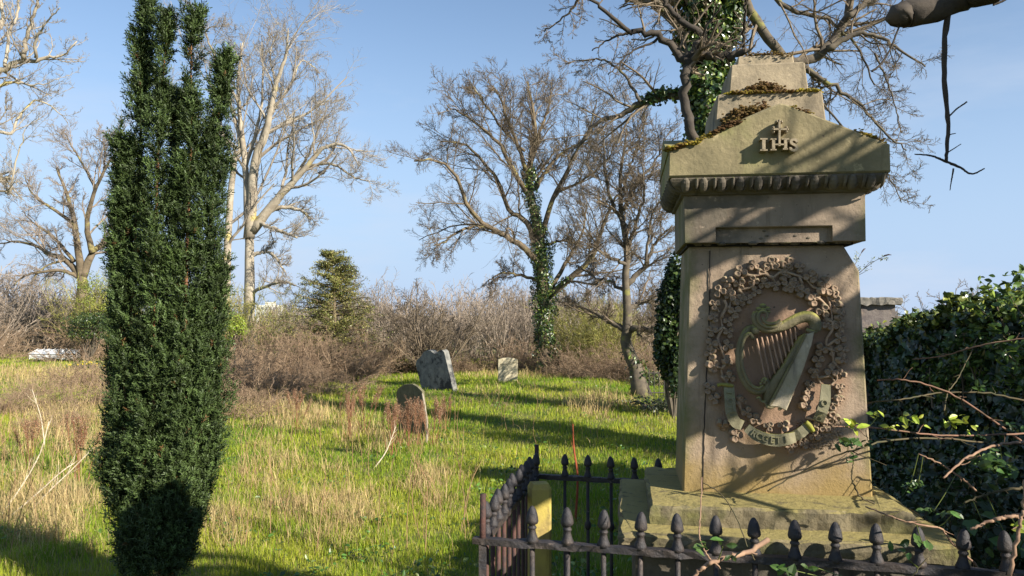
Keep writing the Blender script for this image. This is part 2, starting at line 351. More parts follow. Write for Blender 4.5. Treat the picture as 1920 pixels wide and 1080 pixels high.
for k in range(5): m.ball((rng.uniform(n0 + .02, n1 - .02), -OF + .021, nz_ - rng.uniform(.01, .06)), (.007, .002, .004), 6, 4)
m.build('crumbled_edge', stone_dark, frieze)
m = MB(); m.box(fx0 + .012, fx1 - .03, -.012, DP + .01, fzb - .009, fzb + .002); m.build('open_joint_shadow', mat('black_shadow_gap', (.015, .012, .01)), frieze)  # near-black box puts the shadow in the open joint into its colour
# egg and dart cornice
OC = .125
cz1 = F(1257, 336, -OC)[1]; cz0 = fzt - .004; cx0 = F(1257, 335, -OC)[0]; cx1 = F(1667, 330, -OC)[0]; cy1 = DP + OC
m = MB(); prof = [(0, 0), (.012, .004), (.016, .014), (.030, .024), (.046, .042), (.055, .06), (.06, .074)]
hs = (cz1 - cz0) / .074; gx = fx0 - cx0
def cring(o, z): k = o / .06; return [(fx0 - (fx0 - cx0) * k, -OF - (OC - OF) * k, z), (fx1 + (cx1 - fx1) * k, -OF - (OC - OF) * k, z), (fx1 + (cx1 - fx1) * k, fy1 + (cy1 - fy1) * k, z), (fx0 - (fx0 - cx0) * k, fy1 + (cy1 - fy1) * k, z)]
v = []; fl = []
for o, z in prof: v += cring(o, cz0 + z * hs)
for k in range(len(prof) - 1):
    for i in range(4): fl.append((k * 4 + i, k * 4 + (i + 1) % 4, (k + 1) * 4 + (i + 1) % 4, (k + 1) * 4 + i))
fl += [(0, 1, 2, 3)[::-1], tuple(range(len(v) - 4, len(v)))]; m.polys(v, fl)
hc = cz1 - cz0
def egg(m, x, y, nx, ny):   # an egg in its husk, and the dart beside it
    c = np.array([x, y, cz0 + hc * .60]) + np.array([nx, ny, 0]) * .006; t = np.array([-ny, nx, 0]); n_ = np.array([nx, ny, -.8]); n_ /= np.linalg.norm(n_); up = np.cross(n_, t) * -1
    if up[2] < 0: up = -up
    th = np.linspace(0, math.pi, 7); ph = np.linspace(0, 2 * math.pi, 12, endpoint=False)
    V = [c + t * math.sin(a) * math.cos(b) * .0165 + n_ * math.sin(a) * math.sin(b) * .016 + up * math.cos(a) * .030 for a in th for b in ph]
    f = [(i * 12 + k, (i + 1) * 12 + k, (i + 1) * 12 + (k + 1) % 12, i * 12 + (k + 1) % 12) for i in range(6) for k in range(12)]
    m.add(V, [np.array(f)])
    a = np.linspace(-.2, math.pi + .2, 14); ringp = np.array([c + t * math.cos(q) * .0235 - up * math.sin(q) * .032 - n_ * .002 + up * .004 for q in a])
    m.tubes(ringp, np.full(14, .0034), 5, ref=n_)
    dp = np.array([c + t * .036 + up * .030 + n_ * .004, c + t * .036 + n_ * .009, c + t * .036 - up * .028 - n_ * .004])
    m.tubes(spline(dp, 6), np.array([.0055, .006, .006, .005, .004, .002]), 6, ref=t)
ne = 11; ym = -OF - (OC - OF) * .66
for i in range(ne): egg(m, cx0 + .034 + (cx1 - cx0 - .068) * (i + .3) / (ne - .4), ym, 0, -1)
for side, nx in ((cx0, -1), (cx1, 1)):
    for i in range(8): egg(m, side - nx * .022, -OC + .05 + (cy1 + OC - .1) * (i + .4) / 8, nx, 0)
m.box(cx0 + .004, cx1 - .004, -OC + .004, cy1 - .004, cz1 + .0005, cz1 + .006)
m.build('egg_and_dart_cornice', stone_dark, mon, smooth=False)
# pediment: crossing gables
pz0 = cz1 + .006; ap = F(1464, 193, -OC - .004); el_ = F(1257, 281, -OC - .004); er = F(1667, 271, -OC - .004)
ez_ = (el_[1] + er[1]) / 2; OP = OC + .004; xa, xb = cx0 - .004, cx1 + .004; xm = ap[0]
m = MB(); out = [(xa, pz0), (xb, pz0), (xb, ez_), (xm + .028, ap[1] - .008), (xm, ap[1]), (xm - .022, ap[1] - .006), (xa, ez_)]
m.prism(out, -OP, DP + OP, .006)
cy_ = DP / 2; zz = ez_ + .105; w2 = DP / 2 + OP - .01
V = [(xa - .004, cy_ - w2, ez_ - .004), (xa - .004, cy_ + w2, ez_ - .004), (xa - .004, cy_, zz), (xb + .004, cy_ - w2, ez_ - .004), (xb + .004, cy_ + w2, ez_ - .004), (xb + .004, cy_, zz)]
m.polys(V, [(0, 2, 1), (3, 4, 5), (0, 3, 5, 2), (1, 2, 5, 4), (0, 1, 4, 3)])
ped = m.build('pediment', stone_ped, mon)
# IHS with the cross rising from the H
def stroke(m, pts, w, y0, y1):
    p = np.array(pts, float); t = np.gradient(p, axis=0); t = norm(t); nn = np.stack([-t[:, 1], t[:, 0]], 1) * w / 2
    a = p + nn; b = p - nn; K = len(p); v = []
    for q in (a, b): v += [(x, y0, z) for x, z in q] + [(x, y1, z) for x, z in q]
    fl = []
    for i in range(K - 1):
        fl += [(i, i + 1, 2 * K + i + 1, 2 * K + i), (K + i, K + i + 1, i + 1, i), (2 * K + i, 2 * K + i + 1, 3 * K + i + 1, 3 * K + i)]
    fl += [(0, 2 * K, 3 * K, K), (K - 1, 2 * K - 1, 4 * K - 1, 3 * K - 1)]
    m.polys(v, fl)
def Q(zx, zy): return F(1410 + zx / 12, 210 + zy / 12, -OP - .03)
m = MB(); ya, yb = -OP - .036, -OP + .004
def bar(x0, y0, x1, y1, w): stroke(m, [Q(x0, y0), Q((x0 + x1) / 2, (y0 + y1) / 2), Q(x1, y1)], w / 12 * .00172, ya, yb)
bar(262, 610, 262, 865, 75); bar(180, 612, 345, 612, 34); bar(180, 862, 345, 862, 34)
bar(480, 610, 480, 855, 66); bar(410, 618, 545, 618, 30); bar(410, 855, 545, 855, 30)
bar(750, 610, 750, 840, 66); bar(660, 615, 830, 615, 30); bar(690, 838, 800, 838, 30); bar(510, 735, 740, 735, 34)
bar(615, 220, 615, 770, 46); bar(480, 392, 780, 392, 44)
for (a, b) in ((560, 212), (615, 195), (668, 215), (480, 345), (462, 392), (490, 445), (775, 345), (800, 392), (775, 435)):
    x, z = Q(a, b); m.ball((x, -OP - .018, z), (.0055, .018, .0055), 8, 6)
sp_ = [(1010, 690), (985, 640), (930, 625), (880, 650), (880, 700), (930, 735), (990, 770), (1005, 820), (975, 860), (915, 868), (865, 835), (865, 800)]
sq = spline([(*Q(a, b), 0) for a, b in sp_], 26)[:, :2]; stroke(m, sq, .0085, ya, yb)
m.build('inscription', stone_top, ped)
# stepped blocks above
m = MB(); zb1 = F(1542, 172, .0); xbl = F(1345, 178, .0)[0]; xbr = F(1542, 172, .0)[0]; z1t = F(1345, 177, .0)[1]
def frus(m, x0, x1, y0, y1, z0, z1, sl, j=.0):
    rs = pring(x0 - sl, x1 + sl, y0 - sl, y1 + sl, z0, .004) + pring(x0, x1, y0, y1, z1 - .005, .004) + pring(x0 + .005, x1 - .005, y0 + .005, y1 - .005, z1, .004)
    fl = []
    for k in range(2):
        for i in range(8): fl.append((k * 8 + i, k * 8 + (i + 1) % 8, (k + 1) * 8 + (i + 1) % 8, (k + 1) * 8 + i))
    fl += [tuple(range(16, 24)), tuple(range(8))[::-1]]; m.polys(rs, fl)
frus(m, xbl, xbr, 0, DP, ez_ - .01, z1t, .02); b1 = m.build('cap_block', stone_top, mon)
x2 = F(1371, 123, .06)[0]; x3 = F(1509, 118, .06)[0]; z2t = F(1371, 121, .06)[1]
m = MB(); frus(m, x2, x3, .06, DP - .06, z1t - .002, z2t, .012); m.build('cap_block', stone_top, mon)
x4 = F(1381, 108, .08)[0]; x5 = F(1487, 105, .08)[0]; z3t = F(1435, 103, .08)[1]
m = MB(); frus(m, x4 + .005, x5, .08, DP - .08, z2t - .002, z3t, .004)
cxx, czz = F(1435, 100, .15); m.lathe([(.001, .028), (.012, .024), (.018, .012), (.06, .004), (.085, -.008)][::-1], (cxx, DP / 2, z3t + .004), 16)
m.build('broken_finial', stone_top, mon)
# moss along the top edges
def tufts(m, pts, n, spread, size, c):
    pts = np.asarray(pts); n = int(n * 3.4); size = size * .85; spread = np.asarray(spread) * .8; q = spline(pts, n); q = q + rng.normal(size=q.shape) * np.asarray(spread)
    cc = np.asarray(c) * rng.uniform(.8, 1.15, (n, 1))
    for p, k in zip(q, cc): m.ball(p, np.array([1.2, 1, .6]) * size * rng.uniform(.35, 1.0), 6, 4, k)
m = MB()
def F3(px, py, ly): x, z = F(px, py, ly); return (x, ly, z)
tufts(m, [F3(1254, 281, -OP + .01), F3(1300, 268, -OP + .01)], 150, (.012, .014, .004), .0085, (1.15, 1.15, 1))
tufts(m, [F3(1300, 270, -OP + .012), F3(1345, 247, -OP + .01), F3(1385, 228, -OP + .01)], 190, (.01, .012, .004), .0075, (.75, .72, .8))
tufts(m, [F3(1480, 199, -OP + .01), F3(1520, 213, -OP + .01)], 40, (.01, .008, .002), .005, (.9, .9, .8))
tufts(m, [F3(1600, 246, -OP + .02), F3(1655, 266, -OP + .02)], 90, (.01, .012, .003), .007, (.9, .85, .8))
tufts(m, [F3(1362, 176, .01), F3(1450, 174, .01), F3(1538, 171, .01)], 260, (.008, .018, .003), .0065, (1, 1, 1))
m.build('moss', moss_m, ped)
m = MB()
tufts(m, [F3(1400, 172, .045), F3(1435, 163, .05), F3(1462, 171, .045)], 220, (.012, .012, .011), .007, (1, 1, 1))
tufts(m, [F3(1360, 236, -.03), F3(1385, 215, -.03), F3(1435, 203, -.04)], 330, (.014, .02, .012), .008, (1, 1, 1))
tufts(m, [F3(1400, 106, .1), F3(1440, 102, .1), F3(1480, 108, .09)], 120, (.008, .02, .004), .005, (1.2, 1.3, 1))
m.build('dry_moss', moss_dark, ped)
# -- carvings on the pillar
def Z(zx, zy, ly=-.02): return F(1300 + zx * .3517, 480 + zy * .3519, ly)
def Z3(zx, zy, ly=-.02): x, z = Z(zx, zy, ly); return (x, ly, z)
harp = MB()
def tb(m, pts, r, K=30, sides=9, ly=-.035):
    q = spline([Z3(a, b, ly if len(c) == 0 else c[0]) for a, b, *c in pts], K)
    r = np.interp(np.linspace(0, 1, K), np.linspace(0, 1, len(r)), r); m.tubes(q, r, sides, ref=(0, 1, 0))
neck = [(335, 300), (325, 330), (345, 368), (385, 388), (440, 382), (480, 372), (520, 352), (560, 332), (600, 323), (635, 335), (650, 365), (648, 398)]
tb(harp, neck, [.010, .012, .013, .015, .017, .017, .018, .019, .020, .021, .021, .020], 60, 12, -.045)
tb(harp, [(600, 392), (630, 403), (662, 400)], [.006, .0075, .006], 10, 8, -.058)
tb(harp, [(470, 350), (440, 375), (390, 378), (355, 355), (345, 320), (365, 295), (392, 305), (388, 335), (372, 335)], [.004, .006, .006, .006, .006, .006, .005, .005, .004], 50, 8, -.062)
tb(harp, [(462, 340), (440, 358), (400, 360), (375, 345), (366, 320)], [.004, .006, .006, .005, .003], 30, 8, -.066)
for a, b, r in ((370, 268, .013), (395, 282, .011), (350, 285, .012), (372, 290, .014), (400, 300, .008), (345, 300, .01)):
    x, z = Z(a, b, -.05); harp.ball((x, -.05, z), (r, r * .9, r * .8), 10, 7)
fore = [(345, 395), (310, 385), (285, 400), (258, 450), (243, 520), (248, 600), (272, 665), (310, 710), (350, 722), (385, 702), (395, 670), (378, 655), (362, 672)]
tb(harp, fore, [.012, .014, .013, .012, .012, .012, .012, .013, .012, .010, .008, .006, .005], 70, 10, -.04)
tb(harp, [(318, 440), (300, 415), (272, 440), (258, 510), (262, 590), (285, 655), (315, 695), (350, 705), (372, 690)], [.007, .008, .006, .006, .006, .006, .006, .006, .004], 60, 8, -.052)
x, z = Z(330, 400, -.05); harp.ball((x, -.045, z), (.016, .016, .014), 12, 8); x, z = Z(316, 436, -.05); harp.ball((x, -.05, z), (.008, .01, .007), 10, 7)
for a, b in ((368, 668), (380, 676), (360, 682), (386, 664)): x, z = Z(a, b, -.055); harp.ball((x, -.05, z), (.006, .008, .006), 8, 6)
tb(harp, [(335, 762), (350, 755), (362, 775), (380, 778), (388, 797)], [.003, .005, .004, .005, .003], 24, 7, -.05)
tb(harp, [(388, 800), (410, 806), (440, 796), (462, 800), (464, 815), (452, 816)], [.006, .007, .006, .007, .005, .004], 30, 8, -.06)
harp.prism([Z(560, 432, -.04), Z(602, 412, -.04), Z(400, 795, -.04), Z(372, 780, -.04), Z(385, 700, -.04), Z(470, 590, -.04)], -.05, -.001, .006)
harp_o = harp.build('harp', stone_harp, mon, smooth=True)
m = MB(); m.prism([Z(600, 418, -.066), Z(646, 404, -.066), Z(632, 470, -.066), Z(585, 610, -.066), Z(532, 740, -.066), Z(497, 824, -.066), Z(450, 806, -.066), Z(404, 796, -.066)], -.068, -.045, .004)
m.build('sounding_board', stone_sound, harp_o)
m = MB(); m.prism([Z(597, 420, -.068), Z(606, 418, -.068), Z(420, 790, -.068), Z(400, 796, -.068)], -.073, -.06, .002); m.build('board_rim', stone_harp, harp_o)
for a, b, c, d in ((337, 440, 385, 662), (362, 428, 411, 655), (388, 420, 436, 628), (412, 412, 458, 600), (436, 406, 477, 572), (462, 402, 497, 545), (488, 396, 515, 520), (514, 388, 534, 495), (540, 380, 553, 470)):
    m = MB(); m.tubes(spline([Z3(a, b, -.035), Z3(c, d, -.035)], 8), np.full(8, .0035), 7, ref=(0, 1, 0)); m.build('string', stone_string, harp_o, smooth=True)
# wreath: stems, and one shamrock per leaf seen
def wtube(m, pts, r=.0052): q = spline([Z3(a, b, -.014) for a, b in pts], 6 * len(pts)); q[:, 1] -= .004 * np.sin(np.linspace(0, 6, len(q))); m.tubes(q, np.linspace(r, r * .7, len(q)), 7, ref=(0, 1, 0))
wr = MB()
for s_ in ([(265, 95), (320, 105), (380, 95), (420, 115), (470, 85), (540, 100), (600, 125), (640, 165), (690, 180), (715, 215), (735, 280), (740, 345)], [(395, 70), (430, 65), (520, 90), (570, 110)], [(415, 105), (440, 145)], [(565, 115), (580, 150), (578, 180)],
           [(740, 345), (740, 390), (710, 440), (712, 480), (735, 495), (770, 490)], [(640, 215), (680, 235), (735, 290)], [(700, 330), (740, 350), (775, 330)], [(712, 480), (760, 445), (790, 440)], [(735, 495), (745, 560), (720, 600)], [(745, 560), (790, 620)],
           [(735, 600), (765, 650), (735, 690)], [(640, 600), (665, 650), (680, 680)], [(665, 650), (730, 640), (752, 665)],
           [(320, 130), (310, 165), (240, 180)], [(240, 180), (275, 210)], [(165, 235), (175, 270), (150, 320), (155, 380)], [(185, 280), (195, 260), (205, 235)], [(150, 330), (170, 290), (215, 280)], [(110, 260), (140, 300)], [(155, 380), (130, 400), (110, 395)], [(155, 380), (190, 400)],
           [(155, 390), (130, 440), (150, 500), (170, 560), (150, 610), (165, 650), (195, 640)], [(100, 470), (140, 500)], [(150, 510), (180, 480)], [(95, 580), (155, 600)], [(150, 600), (190, 560)], [(150, 640), (185, 680)], [(240, 760), (255, 820), (300, 850)], [(600, 860), (700, 880), (760, 860)]):
    wtube(wr, s_)
wreath = wr.build('wreath', stone_carve, mon, smooth=True)
sh = MB()
for k in range(3):
    a = math.pi / 2 + k * 2 * math.pi / 3; t_ = (math.cos(a) * .0135, -.0125, math.sin(a) * .0135)
    th = np.linspace(0, 2 * math.pi, 15)[:-1]; ro_ = .0112 * (1 - .28 * np.exp(-((np.mod(th, 2 * math.pi) - 0) / .45) ** 2) - .28 * np.exp(-((th - 2 * math.pi) / .45) ** 2))
    v = []; fl = []
    for j, (q_, y_) in enumerate(((1.05, 0.0), (1.0, -.0125), (.86, -.0165), (.5, -.0135), (.12, -.0120))):
        v += [(t_[0] + ro_[i] * q_ * math.cos(th[i] + a), y_, t_[2] + ro_[i] * q_ * math.sin(th[i] + a)) for i in range(14)]
        if j: fl += [((j - 1) * 14 + i, (j - 1) * 14 + (i + 1) % 14, j * 14 + (i + 1) % 14, j * 14 + i) for i in range(14)]
    fl.append(tuple(range(56, 70))); sh.polys(v, fl)
sh.ball((0, -.012, 0), (.006, .008, .006), 8, 6); sh.tubes(np.array([[0, 0, 0], [0, -.006, 0], [0, -.012, 0]]), np.full(3, .006), 6, ref=(1, 0, 0))
spots = [(250, 92), (315, 52), (370, 75), (412, 42), (438, 42), (495, 40), (490, 60), (565, 62), (482, 105), (385, 145), (440, 160), (500, 160), (535, 145), (530, 165), (578, 188), (625, 110), (638, 100), (692, 140), (685, 180), (738, 195), (760, 215),
         (190, 135), (245, 145), (320, 125), (335, 190), (145, 190), (190, 195), (205, 215), (238, 238), (292, 232), (115, 262), (220, 298), (105, 330), (190, 352), (105, 402), (190, 408), (100, 470), (180, 478), (98, 520), (175, 560), (95, 582), (195, 640), (85, 705), (630, 228), (690, 290), (770, 270), (768, 310), (705, 365), (775, 345), (775, 378),
         (780, 440), (680, 495), (745, 505), (790, 505), (780, 545), (665, 560), (735, 612), (792, 630), (645, 620), (620, 690), (780, 705), (770, 765), (745, 795), (740, 855), (700, 915), (120, 760), (250, 770), (285, 830), (160, 890), (220, 955), (330, 870), (403, 912), (488, 905), (590, 795), (600, 750), (515, 1012), (590, 1000), (655, 960), (650, 905), (720, 830), (690, 860)]
first = None
for i, (a, b) in enumerate(spots):
    x, z = Z(a, b, -.012)
    if first is None: o = first = sh.build('shamrock', stone_carve, wreath, smooth=True)
    else: o = first.copy(); scene.collection.objects.link(o); o.parent = wreath
    s_ = rng.uniform(.82, 1.12); o.location = (x, -.005, z); o.rotation_euler = (rng.normal() * .25, rng.uniform(0, 6.28), rng.normal() * .25); o.scale = (s_, s_ * 1.15, s_)
m = MB()
for k in range(260):   # eroded crumbs low on the right
    x, z = Z(rng.uniform(560, 800), rng.uniform(880, 1030)); m.ball((x, -.001, z), (rng.uniform(.003, .007), rng.uniform(.003, .008), rng.uniform(.003, .006)), 6, 4)
m.build('eroded_carving', stone_pillar, wreath)
# ribbon in three lengths with raised letters
def ribbon(m, ctr, w, ly):
    K = 40; c = spline([Z3(a, b, -.03) for a, b, *_ in ctr], K); dy = np.interp(np.linspace(0, 1, K), np.linspace(0, 1, len(ly)), ly); c[:, 1] = dy
    t = norm(np.gradient(c, axis=0)); n_ = norm(np.stack([-t[:, 2], 0 * t[:, 0], t[:, 0]], 1)); W = np.interp(np.linspace(0, 1, K), np.linspace(0, 1, len(w)), w)[:, None]
    th = .007; v = np.concatenate([c + n_ * W / 2, c - n_ * W / 2, c + n_ * W / 2 + [0, th, 0], c - n_ * W / 2 + [0, th, 0]]); fl = []
    for i in range(K - 1): fl += [(i, i + 1, K + i + 1, K + i), (2 * K + i, 3 * K + i, 3 * K + i + 1, 2 * K + i + 1), (i, 2 * K + i, 2 * K + i + 1, i + 1), (K + i, K + i + 1, 3 * K + i + 1, 3 * K + i)]
    fl += [(0, K, 3 * K, 2 * K), (K - 1, 3 * K - 1, 4 * K - 1, 2 * K - 1)]; m.polys(v, fl)
    return c, t, n_
def glyph(ch, size):
    cu = bpy.data.curves.new('letter', 'FONT'); cu.body = ch; cu.size = size; cu.extrude = .0022; cu.align_x = 'CENTER'; cu.align_y = 'CENTER'; cu.offset = .0004
    ob = bpy.data.objects.new('letter', cu); me = bpy.data.meshes.new_from_object(ob); bpy.data.objects.remove(ob)
    v = np.array([x.co[:] for x in me.vertices]).reshape(-1, 3); f = [tuple(p.vertices) for p in me.polygons]; bpy.data.meshes.remove(me); bpy.data.curves.remove(cu); return v, f
def letters(m, c, t, n_, txt, t0, t1, size, flip=1):
    for i, ch in enumerate(txt):
        q = t0 + (t1 - t0) * i / max(1, len(txt) - 1); k = int(q * (len(c) - 1)); p = c[k]; a = t[k] * flip; b = n_[k] * flip
        if np.cross(a, b)[1] > 0: b = -b
        v, f = glyph(ch, size)
        if len(v) == 0: continue
        V = p + v[:, :1] * a + v[:, 1:2] * b + v[:, 2:3] * np.array([0, -1, 0]) + np.array([0, -.003, 0]); m.polys(V, f)
m = MB()
c, t, n_ = ribbon(m, [(190, 690), (192, 760), (198, 830), (225, 885), (265, 905)], [.036, .036, .036, .038, .034], [-.025, -.045, -.05, -.04, -.02]); letters(m, c, t, n_, 'TOTU', .15, .55, .03)
rib = m.build('ribbon', stone_ribbon, mon)
fold_m = mat('green_ribbon_edge', (.26, .26, .04), (.20, .18, .05), 20)
m = MB(); tb(m, [(128, 690), (150, 684), (185, 688), (215, 692)], [.006, .006, .007, .005], 16, 8, -.03); m.build('ribbon_fold', fold_m, rib, smooth=True)
m = MB(); tb(m, [(600, 885), (620, 905), (640, 935)], [.008, .009, .007], 10, 8, -.03); m.build('ribbon_fold', fold_m, rib, smooth=True)
m = MB(); c, t, n_ = ribbon(m, [(285, 915), (330, 950), (390, 972), (450, 978), (510, 970), (545, 965)], [.030, .038, .040, .042, .038, .034], [-.03, -.045, -.05, -.05, -.045, -.03]); letters(m, c, t, n_, 'RCGETI', .16, .72, .032); m.build('ribbon', stone_ribbon, mon)
m = MB(); c, t, n_ = ribbon(m, [(530, 968), (570, 945), (610, 912)], [.034, .036, .034], [-.02, -.03, -.03]); m.build('ribbon', stone_ribbon, mon)
m = MB(); c, t, n_ = ribbon(m, [(665, 880), (680, 830), (697, 770), (708, 685)], [.036, .036, .036, .03], [-.03, -.045, -.045, -.03]); letters(m, c, t, n_, 'OIO', .12, .62, .03); m.build('ribbon', stone_ribbon, mon)
# ------------------------------------------------------------------ iron railings
RZ = EYE - .72
A = Gz(905, 1014, RZ); B = Gz(1006, 893, RZ); C_ = Gz(1731, 1067, RZ); D_ = Gz(1225, 905, RZ)
fd = norm(C_ - A); FR_END = A + fd * 2.35
rail = thing('iron_railing', 'old black iron railing with acorn spikes around the foot of the monument', 'railing', (A[0], A[1], .5))
ro = np.array([A[0], A[1], .5])
def rbar(a, b, name='rail', w=.017, h=.010, mt=iron, z=0, K=60):
    m = MB(); q = spline([a - ro + [0, 0, z], b - ro + [0, 0, z]], K); t = norm(b - a); s_ = np.array([-t[1], t[0], 0]); r2 = np.random.default_rng(int(abs(a[0] * 999)))
    rr = 1 + .10 * r2.normal(size=(K, 4, 1)); cs = [(-1, -1), (1, -1), (1, 1), (-1, 1)]
    V = np.stack([q + rr[:, i] * (s_ * w * c0 + np.array([0, 0, h * c1])) for i, (c0, c1) in enumerate(cs)], 1)
    idx = np.arange(K * 4).reshape(1, K, 4); f = np.stack([idx[:, :-1], np.roll(idx, -1, 2)[:, :-1], np.roll(idx, -1, 2)[:, 1:], idx[:, 1:]], -1).reshape(-1, 4)
    m.add(V, [f, np.array([[0, 1, 2, 3]]), np.array([[K * 4 - 1, K * 4 - 2, K * 4 - 3, K * 4 - 4]])]); m.build(name, mt, rail)
rbar(A - fd * .03, FR_END); rbar(A, B + (B - A) * .02, w=.013); bd = norm(D_ - B); rbar(B - bd * .01, B + bd * 1.35, w=.013)
rbar(A - fd * .03, FR_END, z=-.62); rbar(A, B, z=-.62, w=.013); rbar(B, B + bd * 1.35, z=-.62, w=.013)
fin = [(.0005, .104), (.006, .101), (.0115, .092), (.0155, .08), (.0182, .066), (.019, .058), (.0165, .052), (.010, .049), (.0095, .045), (.0125, .042), (.0135, .038), (.010, .034), (.0105, .028), (.014, .016), (.018, .006), (.019, -.004), (.001, -.005)][::-1]
fm = MB(); fm.lathe(fin, (0, 0, 0), 14); barm = MB(); barm.tubes(np.array([[0, 0, -.008], [0, 0, -.5], [0, 0, -.985]]), np.full(3, .0082), 8)
bark_ = MB(); bark_.tubes(np.array([[0, 0, -.008], [0, 0, -.5], [0, 0, -.985]]), np.full(3, .0075), 8); bark_.lathe([(.007, -.02), (.013, -.01), (.015, 0), (.013, .01), (.007, .02)], (0, 0, -.20), 10)
protos = {}
def put(key, mb, name, p, mt, s_=1, tilt=0):
    if key not in protos: o = protos[key] = mb.build(name, mt, rail, smooth=True)
    else: o = protos[key].copy(); scene.collection.objects.link(o); o.parent = rail
    o.location = p - ro; o.scale = (s_,) * 3; o.rotation_euler = (rng.normal() * tilt, rng.normal() * tilt, rng.uniform(0, 6)); return o
p0 = Gz(998, 1020, RZ); p1 = Gz(1644, 1061, RZ); step = np.linalg.norm(p1 - p0) / 9; s0 = (p0 - A) @ fd
for k in range(0, 17):
    p = A + fd * (s0 + step * k)
    if s0 + step * k < 2.33: put('f', fm, 'finial', p + [0, 0, .010], iron, 1.06, .03); put('b', barm, 'bar', p, iron)
sd_ = norm(B - A); SL = np.linalg.norm(B - A)
for k in range(11): p = A + sd_ * (.055 + (SL - .11) * k / 10); put('f', fm, 'finial', p + [0, 0, .010], iron, 1.0, .05); put('bs', barm, 'bar', p, rust if k < 4 else iron)
q0 = Gz(1062, 893, RZ); q1 = Gz(1235, 905, RZ); st2 = np.linalg.norm(q1 - q0) / 4
for k in range(8): p = B + bd * ((q0 - B) @ bd + st2 * k); put('f', fm, 'finial', p + [0, 0, .010], iron, .92, .03); put('bk', bark_, 'bar', p, iron)
for p, z1 in ((A + sd_ * .0, .148), (B, .14)):
    m = MB(); m.tubes(np.array([[0, 0, -.03], [0, 0, .04], [.001, 0, z1]]), np.array([.0105, .010, .0095]), 10); o = m.build('corner_rod', rust, rail, smooth=True); o.location = p - ro
for p in (A, B):
    m = MB(); m.box(-.012, .012, -.012, .012, -.98, -.011); o = m.build('corner_post', iron, rail); o.location = p - ro
# stone corner post, golden with lichen
cp = P(1012, 905, 3.15); gp = ground(cp[0], cp[1])
m = MB(); w = .040; sq_ = [(-w, -w), (w - .012, -w), (w, -w + .012), (w, w), (-w, w)]; v = []
for z, k in ((gp - .05, 1), (cp[2] - .02, 1), (cp[2], .8)): v += [(x * k, y * k, z) for x, y in sq_]
fl = [(k * 5 + i, k * 5 + (i + 1) % 5, (k + 1) * 5 + (i + 1) % 5, (k + 1) * 5 + i) for k in range(2) for i in range(5)] + [tuple(range(10, 15))]
m.polys(v, fl); o = m.build('stone_post', lichen_stone, loc=(cp[0], cp[1], 0)); o.rotation_euler = (0, 0, R(12)); tag(o, 'narrow stone post golden with lichen inside the back left corner of the iron railing', 'post')
# ------------------------------------------------------------------ leaf templates
def leaf_tpl(kind):
    if kind == 'ivy': r = [(0, -.42), (.30, -.42), (.5, -.12), (.30, .02), (.26, .30), (0, .62), (-.26, .30), (-.30, .02), (-.5, -.12), (-.30, -.42)]
    elif kind == 'oval': r = [(0, -.5), (.2, -.28), (.27, 0), (.18, .3), (0, .55), (-.18, .3), (-.27, 0), (-.2, -.28)]
    else: r = [(0, -.5), (.22, 0), (0, .5), (-.22, 0)]
    if kind == 'dia': return [(x, y, .06 * abs(x)) for x, y in r], [(0, 1, 2, 3)]
    v = [(0, 0, 0)] + [(x, y, .28 * abs(x) - .1 * abs(y)) for x, y in r]; n = len(r)
    return v, [(0, 1 + i, 1 + (i + 1) % n) for i in range(n)]
T = {k: leaf_tpl(k) for k in ('ivy', 'oval', 'dia')}
def cols(n, base, var=.25, alt=None, pa=.2):
    c = np.asarray(base) * np.exp(rng.normal(size=(n, 1)) * var) * (1 + rng.normal(size=(n, 3)) * .06)
    if alt is not None: k = rng.random(n) < pa; c[k] = np.asarray(alt) * np.exp(rng.normal(size=(k.sum(), 1)) * var)
    return np.clip(c, .002, .9)
def leaves(m, kind, pos, nrm, size, base, var=.25, tilt=.6, alt=None, pa=.15):
    n = len(pos); rot = rand_rot(n, tilt, nrm); m.inst(*T[kind], pos, rot, size * rng.uniform(.6, 1.25, n), cols(n, base, var, alt, pa))
IVY = (.035, .065, .015); IVYL = (.16, .20, .04)
# ------------------------------------------------------------------ trees
def grow(st, dr, Ln, r0, K, wob, up, r1=.35):
    N = len(st); Pn = np.empty((N, K, 3)); Pn[:, 0] = st; d = norm(dr)
    for k in range(1, K):
        d = norm(d + rng.normal(size=(N, 3)) * wob + np.array([0, 0, up])); Pn[:, k] = Pn[:, k - 1] + d * (Ln / (K - 1))[:, None]
    return Pn, r0[:, None] * np.linspace(1, r1, K)[None]
def spawn(Pn, Rn, n, t0, t1, ang, lenf, rf, rmin, taper=.5):
    N, K, _ = Pn.shape; i = np.repeat(np.arange(N), n); q = (np.tile(np.arange(n), N) + rng.random(N * n)) / n; t = t0 + (t1 - t0) * q
    x = t * (K - 1); k = np.minimum(x.astype(int), K - 2); f = (x - k)[:, None]
    st = Pn[i, k] * (1 - f) + Pn[i, k + 1] * f; tan = norm(Pn[i, k + 1] - Pn[i, k]); r = Rn[i, k] * (1 - f[:, 0]) + Rn[i, k + 1] * f[:, 0]
    pr = norm(np.cross(tan, rng.normal(size=tan.shape))); a = ang * rng.uniform(.6, 1.3, len(t))[:, None]
    dr = np.cos(a) * tan + np.sin(a) * pr; PL = np.linalg.norm(np.diff(Pn, axis=1), axis=2).sum(1)[i]
    return st, dr, PL * lenf * (1 - taper * t) * rng.uniform(.6, 1.3, len(t)), np.maximum(r * rf, rmin)
